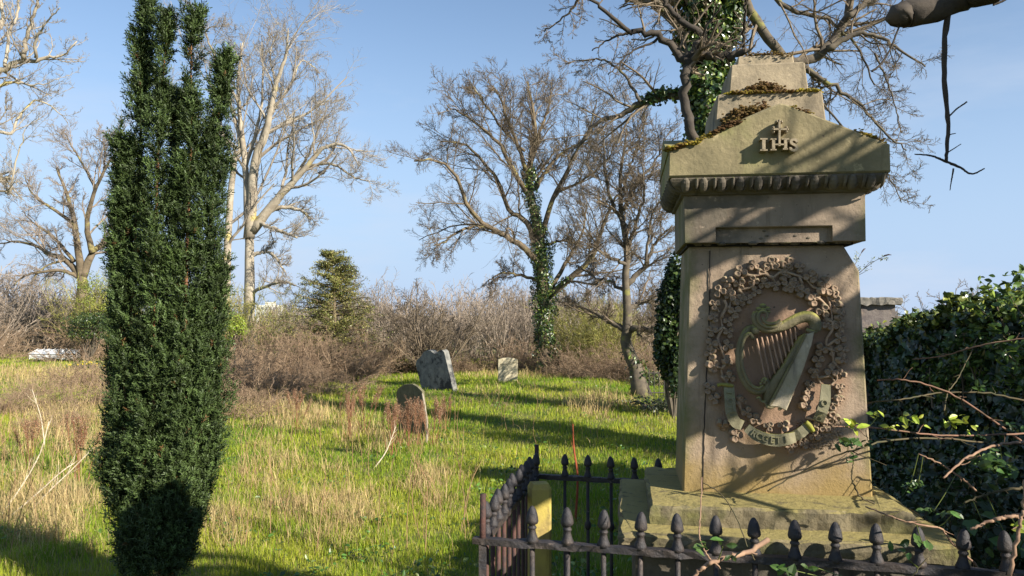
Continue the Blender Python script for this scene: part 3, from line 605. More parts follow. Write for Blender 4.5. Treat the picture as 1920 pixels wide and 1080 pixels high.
def tree(name, label, cat, D, limbs, mtrunk, mtwig, tw=.010, n=(9, 8, 6), wob=(.15, .17, .2), up=(.05, .05, .04), lf=(.46, .48, .55), ang=(.8, .8, .7), jit=.8, seed=1, ext=None, ivy=None, root=None, sides=8, K1=7, group=None, Lmin=0, branch_t=.25, fine=3):
    """limbs: (pixels, radius at foot, radius at tip); the first is the trunk"""
    global rng
    rng = np.random.default_rng(seed)
    base = P(*limbs[0][0][0][:2], D) if root is None else np.asarray(root, float)
    base = np.array([base[0], base[1], ground(base[0], base[1])])
    t = thing(name, label, cat, base, 0, group)
    tm = MB(); paths = []
    for li, (pts, ra, rb) in enumerate(limbs):
        K = 22; dz = rng.normal() * jit if li else 0
        w = [P(p[0], p[1], D + (p[2] if len(p) > 2 else dz * (k / max(1, len(pts) - 1)))) for k, p in enumerate(pts)]
        if li == 0 and root is None: w = [base - [0, 0, .1]] + w[1:]
        q = spline(w, K); q[1:-1] += rng.normal(size=(K - 2, 3)) * min(ra, .05) * .35; r = ra + (rb - ra) * np.linspace(0, 1, K) ** .8
        if li == 0 and root is None: r[0] *= 1.5; r[1] *= 1.15
        paths.append((q, r)); tm.tubes(q - base, r, sides, ref=(0, 1, 0))
    tm.build('trunk', mtrunk, t, smooth=True)
    PP = np.stack([p for p, _ in paths]); RR = np.stack([r for _, r in paths]); cr = MB(); P0, R0 = PP, RR
    lev = [(PP, RR)]
    for k in range(len(n)):
        a, b = lev[-1]
        t0 = branch_t if k == 0 else .1
        if k == 0 and len(PP) > 1:      # the trunk itself branches only high up
            s1 = spawn(PP[1:], RR[1:], n[0], .15, .98, ang[0], lf[0], .42, tw, .35); s2 = spawn(PP[:1], RR[:1], n[0] + 3, max(.5, branch_t), .98, ang[0], lf[0] * .45, .45, tw, .5); s_ = [np.concatenate(x) for x in zip(s1, s2)]
        else: s_ = spawn(a, b, n[k], t0, .98, ang[k], lf[k], .5, tw * (.75 if k == 1 else .55), .45)
        s_ = list(s_); s_[2] = np.maximum(s_[2], Lmin)
        kk = K1 if k == 0 else (6 if k == 1 else 4)
        g, r = grow(*s_, kk, wob[k], up[k], .4); lev.append((g, r)); cr.tubes(g - base, r, 5 if k == 0 else 3)
    a, b = lev[-1]; g, r = grow(*spawn(a, b, fine, .2, 1, .7,   .55, .7, tw * .45, .3), 3, .2, up[-1]); cr.tubes(g - base, r, 3)
    cr.build('crown', mtwig, t)
    if ivy:
        im = MB()
        for (ti, f0, f1, rad, num, size) in ivy:
            q, r = paths[ti]; x = rng.uniform(f0, f1, num) * (len(q) - 1); k = np.minimum(x.astype(int), len(q) - 2); f = (x - k)[:, None]
            c = q[k] * (1 - f) + q[k + 1] * f; a = rng.uniform(0, 2 * math.pi, num); nn = np.stack([np.cos(a), np.sin(a), .25 + 0 * a], 1)
            lump = 1 + .28 * np.sin(c[:, 2] * 3.1 + a * 2) + .22 * np.sin(c[:, 2] * 7.3 - a * 3)
            pos = c + nn * (rad * lump * rng.uniform(.75, 1.08, num))[:, None]; pos[:, 2] += rng.normal(size=num) * .05
            leaves(im, 'dia' if D > 16 else 'ivy', pos - base, nn, size, IVY, .35, .55, IVYL, .25)
        im.build('ivy', ivym, t)
    return t, paths, lev
def zc(f, pts): return [f(*p) for p in pts]
c4 = lambda a, b: (740 + a * .611, 100 + b * .611)
limbs = [(zc(c4, [(470, 975), (462, 860), (455, 760), (450, 620), (430, 500), (413, 400), (420, 330), (432, 250), (425, 170), (408, 85)]), .30, .025)] + [(zc(c4, p), a, b) for p, a, b in (
    ([(447, 650), (400, 600), (340, 560), (270, 520), (220, 460), (190, 380), (130, 330), (60, 330)], .13, .03), ([(330, 560), (270, 530), (200, 545), (150, 580), (120, 590)], .07, .02),
    ([(447, 700), (380, 680), (330, 675), (285, 700)], .07, .02), ([(432, 585), (400, 515), (350, 480), (320, 400), (270, 330), (210, 280), (140, 270)], .12, .025),
    ([(415, 440), (370, 370), (330, 290), (280, 240), (215, 190), (160, 160)], .11, .02), ([(412, 380), (380, 290), (345, 200), (320, 130), (300, 100)], .09, .02),
    ([(420, 330), (450, 230), (475, 150), (480, 90)], .08, .02), ([(450, 570), (480, 460), (520, 380), (560, 300), (600, 220), (620, 140)], .11, .02),
    ([(430, 420), (480, 340), (540, 290), (600, 270)], .08, .02), ([(470, 745), (540, 690), (600, 630), (630, 560), (660, 480), (700, 410)], .14, .03),
    ([(455, 590), (520, 575), (590, 600)], .06, .02), ([(480, 720), (540, 620), (580, 540), (590, 460)], .09, .02), ([(400, 300), (330, 230), (260, 130), (235, 95)], .06, .02), ([(500, 420), (560, 400), (650, 330), (680, 260)], .06, .02))]
tree('ivy_clad_tree', 'tall bare tree with ivy climbing its trunk behind the pale upright headstone', 'tree', 28.5, limbs, bark, twig, .011, (12, 10, 8), seed=3,
     ivy=[(0, .02, .36, .38, 7500, .10), (0, .3, .62, .26, 3600, .10), (10, 0, .2, .2, 260, .11)], jit=1.6)
limbs = [(zc(c4, [(760, 1050), (738, 960), (712, 905), (716, 850), (713, 780), (710, 700), (714, 600), (700, 500), (692, 420), (700, 330), (712, 230)]), .19, .02)] + [(zc(c4, p), a, b) for p, a, b in (
    ([(705, 850), (640, 810), (590, 785), (520, 775)], .08, .02), ([(722, 845), (790, 845), (850, 835)], .09, .03), ([(714, 785), (770, 760), (850, 730)], .08, .02), ([(712, 710), (770, 650), (800, 580), (850, 530)], .08, .02),
    ([(712, 610), (740, 520), (765, 440), (760, 330)], .06, .015), ([(706, 530), (660, 440), (645, 330), (640, 240)], .06, .015), ([(710, 650), (660, 625), (600, 590)], .05, .015), ([(700, 480), (740, 400), (800, 330), (830, 260)], .05, .015),
    ([(700, 420), (730, 330), (760, 240), (770, 180)], .04, .012), ([(712, 740), (660, 700), (620, 690), (560, 650)], .05, .015), ([(770, 650), (790, 500), (840, 420)], .04, .01))]
tree('twisted_tree', 'bare tree with a thick kinked brown trunk at the right end of the grassy mound', 'tree', 19.2, limbs, bark_dark, twig, .009, (12, 10, 8), seed=5, jit=.9, ivy=[(0, .03, .16, .2, 160, .12)])
# the big ivy tree whose trunk rises behind the monument
limbs = [([(1335, 760), (1335, 500), (1332, 300), (1325, 200), (1316, 100), (1310, 20), (1300, -80), (1290, -160)], .26, .16),
         ([(1326, 150), (1352, 70), (1372, 10), (1400, -70), (1420, -150)], .17, .12), ([(1300, 178), (1250, 180), (1215, 190), (1185, 203), (1150, 222), (1118, 234), (1095, 262), (1070, 300)], .09, .015),
         ([(1385, -20), (1430, 60), (1490, 118), (1545, 95), (1582, 50), (1600, -30)], .09, .07), ([(1550, 92), (1610, 62), (1670, 80), (1735, 125)], .06, .012), ([(1495, 118), (1560, 160), (1610, 195), (1660, 250), (1700, 282)], .05, .01),
         ([(1590, 30), (1650, -10), (1700, -50)], .06, .03), ([(1400, -60), (1470, 10), (1545, 35), (1600, 80), (1640, 160)], .06, .012), ([(1310, 20), (1250, -20), (1190, -50), (1100, -60)], .09, .04), ([(1300, 60), (1250, 20), (1200, -30)], .05, .03),
         ([(1110, -60), (1090, -10), (1060, 30), (1020, 60)], .035, .01), ([(1200, 190), (1160, 130), (1120, 110), (1060, 120)], .03, .01), ([(1500, 118), (1530, 150), (1545, 185)], .045, .02), ([(1640, 100), (1670, 170), (1690, 250)], .02, .008), ([(1540, 190), (1600, 260), (1660, 320), (1690, 380)], .02, .008)]
tree('big_ivy_tree', 'large bare tree thick with ivy rising directly behind the monument', 'tree', 13, limbs, bark_dark, twig, .006, (11, 8, 6), seed=8, up=(0, .02, .02), lf=(.40, .44, .5), jit=.5, branch_t=.55,
     ivy=[(0, .05, .78, .34, 9000, .085), (1, .02, .6, .24, 2200, .08), (2, 0, .3, .13, 500, .07)])
# slim dark tree close behind the left shoulder
limbs = [([(1300, 900), (1310, 600), (1312, 300), (1300, 245), (1285, 205), (1283, 160), (1290, 122), (1300, 112)], .036, .030), ([(1290, 122), (1275, 108), (1245, 75), (1215, 62), (1180, 60), (1150, 30), (1115, 5), (1060, -10)], .034, .008),
         ([(1298, 112), (1330, 104), (1365, 106), (1398, 96)], .032, .022), ([(1300, 108), (1312, 85), (1320, 60), (1352, 10)], .012, .006), ([(1285, 115), (1312, 70), (1260, 25), (1235, -20)], .03, .015), ([(1396, 97), (1395, 50), (1400, -10)], .012, .008),
         ([(1190, 60), (1150, 70), (1110, 95)], .012, .004), ([(1240, 72), (1180, 100), (1140, 140)], .01, .004)]
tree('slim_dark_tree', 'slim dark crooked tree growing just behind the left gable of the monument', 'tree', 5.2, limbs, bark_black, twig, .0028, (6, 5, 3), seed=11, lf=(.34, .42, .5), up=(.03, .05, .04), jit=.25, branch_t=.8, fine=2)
c7 = lambda a, b: (380 + a * .667, 20 + b * .667)
limbs = [(zc(c7, [(125, 1000), (130, 820), (132, 700), (125, 560), (120, 440), (105, 300), (98, 200), (112, 90)]), .36, .04)] + [(zc(c7, p), a, b) for p, a, b in (
    ([(130, 640), (150, 420), (180, 340), (205, 210), (235, 120), (240, 50)], .30, .03), ([(138, 620), (200, 540), (250, 485), (290, 440), (340, 385), (400, 380), (440, 440)], .28, .03), ([(150, 590), (215, 553), (275, 562), (305, 588)], .14, .05), ([(150, 592), (220, 620), (265, 638)], .12, .05),
    ([(60, 1000), (70, 650), (88, 430), (105, 380), (78, 260), (55, 150)], .26, .03), ([(180, 345), (240, 310), (290, 290), (330, 265), (360, 250)], .10, .02), ([(292, 440), (360, 430), (430, 470), (470, 480)], .10, .02), ([(130, 690), (190, 680), (232, 735)], .12, .04), ([(140, 790), (215, 763), (262, 772)], .10, .04),
    ([(195, 290), (250, 200), (280, 140), (330, 175)], .08, .02), ([(120, 440), (160, 300), (170, 180), (165, 70)], .12, .02), ([(250, 485), (300, 400), (330, 320), (350, 270)], .10, .02), ([(100, 260), (40, 140), (10, 60), (40, 40)], .08, .02), ([(205, 210), (190, 120), (210, 60)], .07, .02))]
tree('pale_tree', 'big bare tree with pale forked trunk directly behind the dark yew', 'tree', 40, limbs, bark_pale, twig_pale, .013, (10, 9, 7), seed=13, up=(.08, .09, .05), jit=2)
c6 = lambda a, b: (a * .4075, 380 + b * .4075)
limbs = [(zc(c6, [(370, 720), (375, 500), (380, 380), (370, 300), (355, 180), (335, 50), (300, -60), (260, -160)]), .42, .05)] + [(zc(c6, p), a, b) for p, a, b in (
    ([(372, 340), (300, 262), (220, 235), (180, 205), (80, 180), (-20, 188)], .22, .03), ([(380, 340), (430, 225), (500, 170), (570, 90), (600, -20)], .26, .04), ([(375, 350), (280, 312), (130, 332), (60, 380)], .14, .03), ([(425, 230), (400, 100), (440, -60), (500, -180), (560, -260)], .2, .03),
    ([(340, 270), (250, 160), (150, 90), (100, 40)], .13, .02), ([(345, 100), (230, 20), (150, -40), (110, -130)], .12, .02), ([(440, -60), (380, -180), (330, -260), (300, -320)], .1, .02), ([(480, -150), (480, -260), (430, -310)], .08, .02), ([(300, 262), (200, 300), (120, 400)], .08, .02))]
tree('spreading_tree', 'spreading bare purple-brown tree at the left, beyond the small glasshouse', 'tree', 46, limbs, bark, twig_purple, .014, (10, 9, 7), seed=17, jit=2)
c5 = lambda a, b: (a * .37, b * .37)
limbs = [([(-190, 900), (-185, 500), (-160, 300), (-130, 100), (-110, -100), (-100, -300)], .35, .2)] + [(zc(c5, p), a, b) for p, a, b in (
    ([(-380, 480), (-120, 420), (0, 360), (60, 328), (180, 305), (250, 290), (330, 270), (390, 210)], .10, .012), ([(120, 300), (132, 200), (160, 110), (192, 10), (200, -60)], .055, .02), ([(180, 295), (180, 210), (230, 120), (305, 40)], .04, .01), ([(25, 335), (40, 200), (90, 60), (95, -40)], .04, .02), ([(-350, 560), (-60, 450), (80, 415), (165, 432), (300, 400)], .05, .008),
    ([(-380, 600), (-60, 650), (60, 672), (90, 600), (170, 515), (250, 530), (345, 625)], .05, .008), ([(-420, 800), (-60, 900), (50, 905)], .07, .05), ([(-400, 900), (0, 970), (50, 950), (100, 750), (140, 640)], .04, .008), ([(-100, 420), (-20, 220), (10, 80), (0, -60)], .06, .03), ([(-60, 650), (20, 580), (30, 480)], .02, .008))]
tree('yellow_lichened_tree', 'bare tree with lichened limbs reaching in at the top left corner of the photo', 'tree', 17, limbs, bark_pale, twig_pale, .006, (10, 7, 5), seed=19, jit=.5, up=(.09, .1, .05), lf=(.3, .4, .5), branch_t=.7)
# overhead limb, right, with its hanging branch; unseen limbs are added to throw striped shade
R4 = 4.0
D4 = 3.0; K4 = .75
limbs4 = [([(1686, 45, 0), (1694, 26, 0), (1740, 18, 0), (1795, -6, 0), (1870, -38, -.1), (2050, -120, -.3), (2350, -200, -.6)], .040, .15), ([(1778, 22), (1772, 80), (1771, 150), (1777, 220), (1776, 270), (1774, 303)], .017, .0085),
          ([(1774, 303), (1745, 292), (1715, 289)], .007, .003), ([(1774, 303), (1800, 314), (1822, 326), (1846, 316)], .008, .003), ([(1788, 316), (1784, 338), (1781, 357)], .005, .002), ([(1779, 219), (1793, 205), (1813, 191)], .004, .004), ([(1777, 253), (1792, 250)], .003, .002), ([(1777, 286), (1802, 270)], .003, .002),
          ([(1686, 50), (1668, 95), (1650, 122), (1634, 134)], .005, .006), ([(1700, -30), (1688, 20), (1684, 50)], .006, .006), ([(1862, 9), (1880, 2), (1900, -12)], .006, .006)]
rng = np.random.default_rng(5); hang = thing('overhanging_tree', 'dark broken limb with a long hanging branch at the top right', 'tree', (8.6, -.5, ground(8.6, -.5)))
tm = MB(); hb = np.array([8.6, -.5, float(ground(8.6, -.5))])
for pts, ra, rb in limbs4:
    q = spline([P(p[0], p[1], D4 + (p[2] if len(p) > 2 else 0)) for p in pts], 26); q[1:-1] += rng.normal(size=(24, 3)) * min(.006, ra * .08)
    ra *= K4; rb *= K4; r = np.linspace(ra, rb, 26)
    if abs(ra - .040 * K4) < 1e-6: r = K4 * np.interp(np.linspace(0, 1, 26), [0, .04, .12, .25, .5, 1], [.03, .062, .075, .07, .085, .13])
    tm.tubes(q - hb, r * (1 + .06 * rng.normal(size=26)), 10 if ra > .02 else 6, ref=(0, 1, 0))
trk = spline([hb + [0, 0, -.1], hb + [.1, 0, 1.5], hb + [.05, -.05, 2.6], hb + [-.05, 0, 3.7], hb + [-.15, .05, 4.7]], 24); tm.tubes(trk - hb, np.linspace(.26, .12, 24), 12)
tm.tubes(spline([P(2350, -200, 2.4) - hb, (P(2350, -200, 2.4) + trk[22]) / 2 - hb + [0, -.3, .0], trk[22] - hb], 12), np.linspace(.0975, .14, 12), 10)
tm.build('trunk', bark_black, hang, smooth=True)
cm = MB()   # unseen upper limbs, added towards the sun to stripe the stonework with shade
sx = np.array(sdir); shade_limb_pts = []
for (px, py, s_, dx, dz, r) in ((1560, 262, 3.2, 1.0, .6, .016), (1610, 290, 2.6, 1.0, .6, .018), (1640, 305, 2.5, 1.0, .62, .014), (1480, 300, 2.8, 1.0, .6, .010), (1400, 430, 2.6, 1.0, .55, .055), (1590, 430, 2.4, 1.0, .6, .014), (1370, 590, 2.6, 1.0, .65, .06), (1520, 520, 2.6, 1.0, .6, .03), (1400, 700, 2.6, 1, .62, .065), (1580, 600, 2.5, 1, .62, .02), (1370, 800, 2.6, 1, .62, .055), (1590, 840, 2.4, 1, .6, .03)):
    x, z = F(px, py, -.1); c = MROOT + ex * x + ey * -.1 + [0, 0, z] + sx * s_
    d = norm(ex * dx + np.array([0, 0, dz])); q = np.array([c - d * .55, c, c + d * .7, c + d * 1.6 + [0, .1, .1]]) + rng.normal(size=(4, 3)) * .03; shade_limb_pts.append((spline(q, 12), np.linspace(r * .55, r * 1.25, 12)))
PP = np.stack([a for a, _ in shade_limb_pts]); RR = np.stack([b for _, b in shade_limb_pts]); cm.tubes(PP - hb, RR, 6)
for k in range(len(PP)): e = PP[k, -1]; cm.tubes(spline([e - hb, e + [.8, .05, .15] - hb, (e + [.8, .05, .15] + trk[18 + k % 5]) / 2 - hb, trk[18 + k % 5] - hb], 12), np.linspace(RR[k, -1], .06, 12), 6)
g, r = grow(*spawn(PP, RR, 4, .1, .9, .8, .25, .4, .003), 5, .25, .02); cm.tubes(g - hb, r, 4)
cm.build('crown', bark_dark, hang, smooth=True)
# ------------------------------------------------------------------ Irish yew
def make_yew():
    global rng
    rng = np.random.default_rng(21); D = 5.9
    b = np.array([P(300, 1074, D)[0], D, ground(P(300, 1074, D)[0], D)])
    t = thing('irish_yew', 'dense dark green columnar yew with four pointed tops', 'tree', b)
    k = D / FPX
    colm = [  # pixels of axis (x,y), half width px
        ([(275, 1075), (250, 900), (246, 700), (252, 480), (264, 250), (268, 120), (273, 0)], [58, 58, 50, 42, 32, 19, 8], 0),
        ([(310, 1075), (298, 900), (287, 700), (292, 450), (298, 250), (308, 120), (318, 32)], [60, 56, 44, 34, 26, 18, 9], -.10),
        ([(320, 1080), (342, 900), (348, 700), (350, 480), (358, 300), (358, 150), (360, 26)], [45, 60, 46, 34, 28, 19, 7], -.08),
        ([(330, 1075), (370, 900), (384, 700), (392, 480), (402, 300), (410, 210), (424, 112)], [30, 46, 44, 38, 32, 24, 10], .02),
        ([(270, 1070), (232, 900), (230, 700), (232, 500), (234, 400), (236, 330)], [40, 40, 32, 28, 22, 12], .1),
        ([(330, 1060), (388, 880), (394, 720), (400, 600), (408, 500)], [25, 30, 32, 26, 16], .05),
        ([(228, 620), (222, 520), (224, 400), (232, 270)], [24, 22, 20, 12], -.02),
        ([(300, 1060), (300, 850), (322, 600), (328, 400), (330, 250), (334, 190)], [55, 55, 34, 22, 14, 8], .26)]
    base = []; on = []; tc_ = []; dirs = []
    for pts, hw, dd in colm:
        K = 60; ax = spline([P(x, y, D + dd) for x, y in pts], K); w = np.interp(np.linspace(0, 1, K), np.linspace(0, 1, len(hw)), np.maximum(np.array(hw) - 23, 1)) * k
        Lc = np.linalg.norm(ax[-1] - ax[0]); n = int(2 * math.pi * (w.mean() + .05) * Lc * 104)
        pr = (w + .03) / (w + .03).sum(); i = rng.choice(K, n, p=pr); a = rng.uniform(0, 2 * math.pi, n); nn = np.stack([np.cos(a), np.sin(a), 0 * a], 1)
        c = ax[i] + nn * (w[i] * np.sqrt(rng.uniform(.3, 1.0, n)) * (1 + .16 * np.sin(a * 6 + dd * 40) + .10 * np.sin(ax[i, 2] * 8 + a * 2)))[:, None]; c[:, 2] += rng.normal(size=n) * .04
        L_ = rng.uniform(.12, .34, n); pr_ = rng.uniform(.024, .062, n) * np.clip(.45 + w[i] / .12, .45, 1); dn = norm(np.array([0, 0, 1.]) + nn * rng.uniform(.0, .35, (n, 1)) + rng.normal(size=(n, 3)) * .10)
        c[:, 2] = np.minimum(c[:, 2], ax[-1, 2] - L_ * .8)
        S = 34; u = rng.random((n, S)); th = rng.uniform(0, 6.283, (n, S)); rr = pr_[:, None] * np.sqrt(np.clip(np.sin(np.pi * np.clip(u * .86 + .12, 0, 1)), 0, 1)) * rng.uniform(.5, 1.1, (n, S))
        h_ = np.stack([np.cos(th), np.sin(th), 0 * th], -1)
        base.append((c[:, None] + dn[:, None] * (u * L_[:, None])[..., None] + h_ * rr[..., None]).reshape(-1, 3)); on.append((h_ * .6 + nn[:, None] * .4).reshape(-1, 3)); tc_.append(np.repeat(np.exp(rng.normal(size=n) * .30), S))
    base = np.concatenate(base); on = np.concatenate(on); tc_ = np.concatenate(tc_)[:, None]; N = len(base)
    d = norm(np.array([0, 0, .75]) + on * rng.uniform(.2, 1.1, (N, 1)) + rng.normal(size=(N, 3)) * .30); Ls = rng.uniform(.045, .085, N)
    h = norm(rng.normal(size=(N, 3))); x = norm(np.cross(h, d)); y = np.cross(d, x); rot = np.stack([x, y, d], -1)
    v = []; f = []
    for i in range(9):
        a = i * 2.4; z = .12 + .1 * i; l = .30 * (1 - .35 * i / 9); dx, dy = math.cos(a), math.sin(a); w = .06; j = len(v)
        v += [(-dy * w, dx * w, z), (dy * w, -dx * w, z), (dx * l + dy * w * .5, dy * l - dx * w * .5, z + .22), (dx * l - dy * w * .5, dy * l + dx * w * .5, z + .22)]; f.append((j, j + 1, j + 2, j + 3))
    g = np.array([.050, .076, .021]) * tc_ * np.exp(rng.normal(size=(N, 1)) * .18)
    br = rng.random(N) < .006; g[br] = (.13, .07, .025)
    m = MB(); m.inst(v, f, base - b, rot, Ls, g); m.build('foliage', yewm, t)
    tm = MB()
    for pts, hw, dd in colm:
        q = spline([P(x, y, D + dd) for x, y in pts], 30); q[0] = b + (q[0] - b) * [.4, .4, 0]; tm.tubes(q - b, np.linspace(.020, .004, 30), 7)
    for k2 in range(0):      # bare orange-brown shoots showing between the sprays
        pts, hw, dd = colm[k2 % 4]; q = spline([P(x, y, D + dd) for x, y in pts], 30); i = rng.integers(6, 26); s_ = q[i] - b + np.array([rng.normal() * .08, -.10 * rng.random() - .03, 0]); tm.tubes(np.array([s_, s_ + [.01, 0, .15], s_ + [0, 0, .34]]), np.array([.004, .004, .002]), 5)
    tm.build('trunk', mat('yew_bark', (.26, .12, .055), (.15, .075, .04), 12), t)
make_yew()
# ------------------------------------------------------------------ ivy wall, pier, shrub
rng = np.random.default_rng(31)
WX = 2.33
def wpt(s_, off=0): return np.array([WX + .1405 * s_ + off, s_, 0])
wl = thing('ivy_wall', 'boundary wall smothered in dark ivy to the right of the monument', 'wall', wpt(6))
wo = wpt(6); m = MB(); v = []; fl = []
ss = np.linspace(-2, 9.2, 15)
def wtop(s_): return np.interp(s_, [-2, 3, 5, 6, 7.2, 8, 9.2], [2.0, 2.05, 2.2, 2.12, 1.95, 1.80, 1.72])
for s_ in ss:
    for off, z in ((.12, 0), (.12, 1), (.42, 1), (.42, 0)): p = wpt(s_, off) - wo; v.append((p[0], p[1], z * (wtop(s_) - .12)))
for i in range(len(ss) - 1):
    for j in range(4): fl.append((i * 4 + j, i * 4 + (j + 1) % 4, (i + 1) * 4 + (j + 1) % 4, (i + 1) * 4 + j))
m.polys(v, fl + [(0, 3, 2, 1), tuple(range(len(v) - 4, len(v)))]); m.build('masonry', mat('old_wall', (.10, .085, .07), (.06, .05, .04), 8), wl)
n = 44000; s_ = rng.uniform(1, 9.3, n); fr = rng.random(n); tp = wtop(s_); z = fr * tp; bul = .10 * np.sin(s_ * 3.1 + z * 2) + .07 * np.sin(z * 6 + s_ * 5)
pos = np.stack([WX + .1405 * s_ + .06 + bul * .6 + rng.normal(size=n) * .035, s_, z], 1); nn = np.tile(np.array([-.9, -.35, .25]), (n, 1))
mi = MB(); leaves(mi, 'ivy', pos - wo, nn, .058, (.022, .042, .013), .35, .5, (.05, .08, .02), .2)
n = 16000; s_ = rng.uniform(1, 9.3, n); tp = wtop(s_) + .05 * np.sin(s_ * 7) + .04 * np.sin(s_ * 17 + 1); w_ = rng.uniform(-.08, .55, n)
pos = np.stack([WX + .1405 * s_ + w_, s_, tp + .10 * np.sqrt(np.clip(1 - ((w_ - .22) / .36) ** 2, 0, 1)) - .05 + np.abs(rng.normal(size=n)) * .05 - .03], 1)
leaves(mi, 'ivy', pos - wo, np.tile([0, -.2, 1.], (n, 1)), .055, (.06, .085, .02), .4, .8, (.20, .22, .04), .3); mi.build('ivy', ivym, wl)  # top leaves coloured paler as the wall's lit rim
# pier with a stone cap
pc = P(1634, 575, 8.1); pc[0] = 3.47; m = MB(); pw = .33
pr_ = thing('stone_pier', 'grey rendered pier with a flat stone cap standing right behind the monument', 'pier', (pc[0], pc[1], 0), -YAW)
zc0 = P(1650, 572, 7.8)[2]; zc1 = P(1650, 560, 7.8)[2]
m.box(-pw, pw, -pw, pw, -.1, zc0); m.build('pier', mat('grey_render', (.20, .17, .15), (.12, .10, .095), 7, .95, 1.5, 30, c3=(.26, .20, .15), s3=5), pr_)
m = MB(); rough_slab(m, -pw - .05, pw + .05, -pw - .05, pw + .05, zc0 + .001, zc1 + .01, .012, 4); m.build('cap_stone', mat('cap_stone', (.21, .19, .16), (.13, .12, .10), 12, .95, 1.5, 40), pr_)
# buddleia sprouting from the pier top
def bush(name, label, cat, base, stems, leafspec, mt, tws=.006, K=9, wob=.12, up=.05, nb=5, blen=.4, tips=None, n2=0, seed=2, group=None):
    global rng
    rng = np.random.default_rng(seed); base = np.asarray(base, float); t = thing(name, label, cat, base, 0, group)
    st, dr, Ln, r0 = stems; g, r = grow(st, dr, Ln, r0, K, wob, up, .4); m = MB(); m.tubes(g - base, r, 5); all_ = [g]
    if nb:
        g2, r2 = grow(*spawn(g, r, nb, .25, .95, .75, blen, .6, tws), 6, wob * 1.4, up); m.tubes(g2 - base, r2, 4); all_.append(g2)
        if n2: g3, r3 = grow(*spawn(g2, r2, n2, .15, .95, .75, .5, .6, tws * .7), 4, wob * 1.6, up); m.tubes(g3 - base, r3, 3); all_.append(g3)
    m.build('stems', mt, t)
    if leafspec:
        kind, num, size, colr, alt, pa = leafspec; src = all_[-1]; flat = src[:, 1:].reshape(-1, 3); i = rng.integers(0, len(flat), num); p = flat[i] + rng.normal(size=(num, 3)) * size * .55
        lm = MB(); leaves(lm, kind, p - base, rng.normal(size=(num, 3)) * .6 + [0, -.2, .6], size, colr, .3, .4, alt, pa); lm.build('foliage', leafm, t)
    return t, all_
pb = np.array([pc[0] - .15, pc[1], zc1]); n = 11; st = pb + rng.normal(size=(n, 3)) * [.13, .06, 0]
dr = np.array([[rng.uniform(-.45, 1.0), rng.normal() * .2, rng.uniform(.55, 1)] for _ in range(n)])
bt, al = bush('buddleia', 'wispy buddleia with small pale leaves sprouting above the stone pier', 'shrub', pb, (st, dr, rng.uniform(.35, .72, n), np.full(n, .006)), ('dia', 900, .028, (.20, .24, .11), (.32, .33, .20), .3), twig, .003, 9, .1, -.015, 4, .35, seed=33)
m = MB()
for q in al[0][:5]:
    d = norm(q[-1] - q[-2]); m.tubes(np.array([q[-1], q[-1] + d * .03, q[-1] + d * .07 + [0, 0, -.01], q[-1] + d * .10 + [0, 0, -.03]]) - pb, np.array([.002, .008, .007, .002]), 6)
m.build('dead_flower_spike', mat('spent_flower', (.08, .055, .05)), bt)
# glossy shrub along the wall top, right
sb = wpt(4.9, .15); sb[2] = 1.4; n = 56; s_ = rng.uniform(3.3, 6.1, n); st = np.stack([WX + .1405 * s_ + rng.uniform(.0, .5, n), s_, 1.5 + 0 * s_], 1)
hgt = np.interp(s_, [3.3, 4.9, 5.4, 6.1], [1.0, .8, .6, .4]) * rng.uniform(.5, 1.1, n)
bush('glossy_shrub', 'glossy leaved evergreen shrub rising above the ivy wall at the right edge', 'shrub', sb, (st, np.stack([rng.normal(size=n) * .25 - .12, rng.normal(size=n) * .2, np.ones(n)], 1), hgt, np.full(n, .009)),
     ('oval', 10500, .05, (.055, .095, .022), (.20, .27, .05), .28), twig, .004, 9, .12, .03, 6, .4, seed=35)
# unseen shrub added out of frame to shade the monument's right foot
n = 60; st = np.stack([rng.uniform(2.6, 3.9, n), rng.uniform(.2, 1.7, n), np.full(n, .5)], 1)
bush('shade_bush', 'unseen evergreen bush added outside the right edge for its shade', 'shrub', (3.2, 1.2, .5), (st, np.stack([rng.normal(size=n) * .2, rng.normal(size=n) * .2, np.ones(n)], 1), rng.uniform(1.65, 2.1, n), np.full(n, .012)), ('oval', 22000, .08, (.04, .07, .02), None, 0), twig, .005, 8, .12, .03, 6, .4, seed=36)
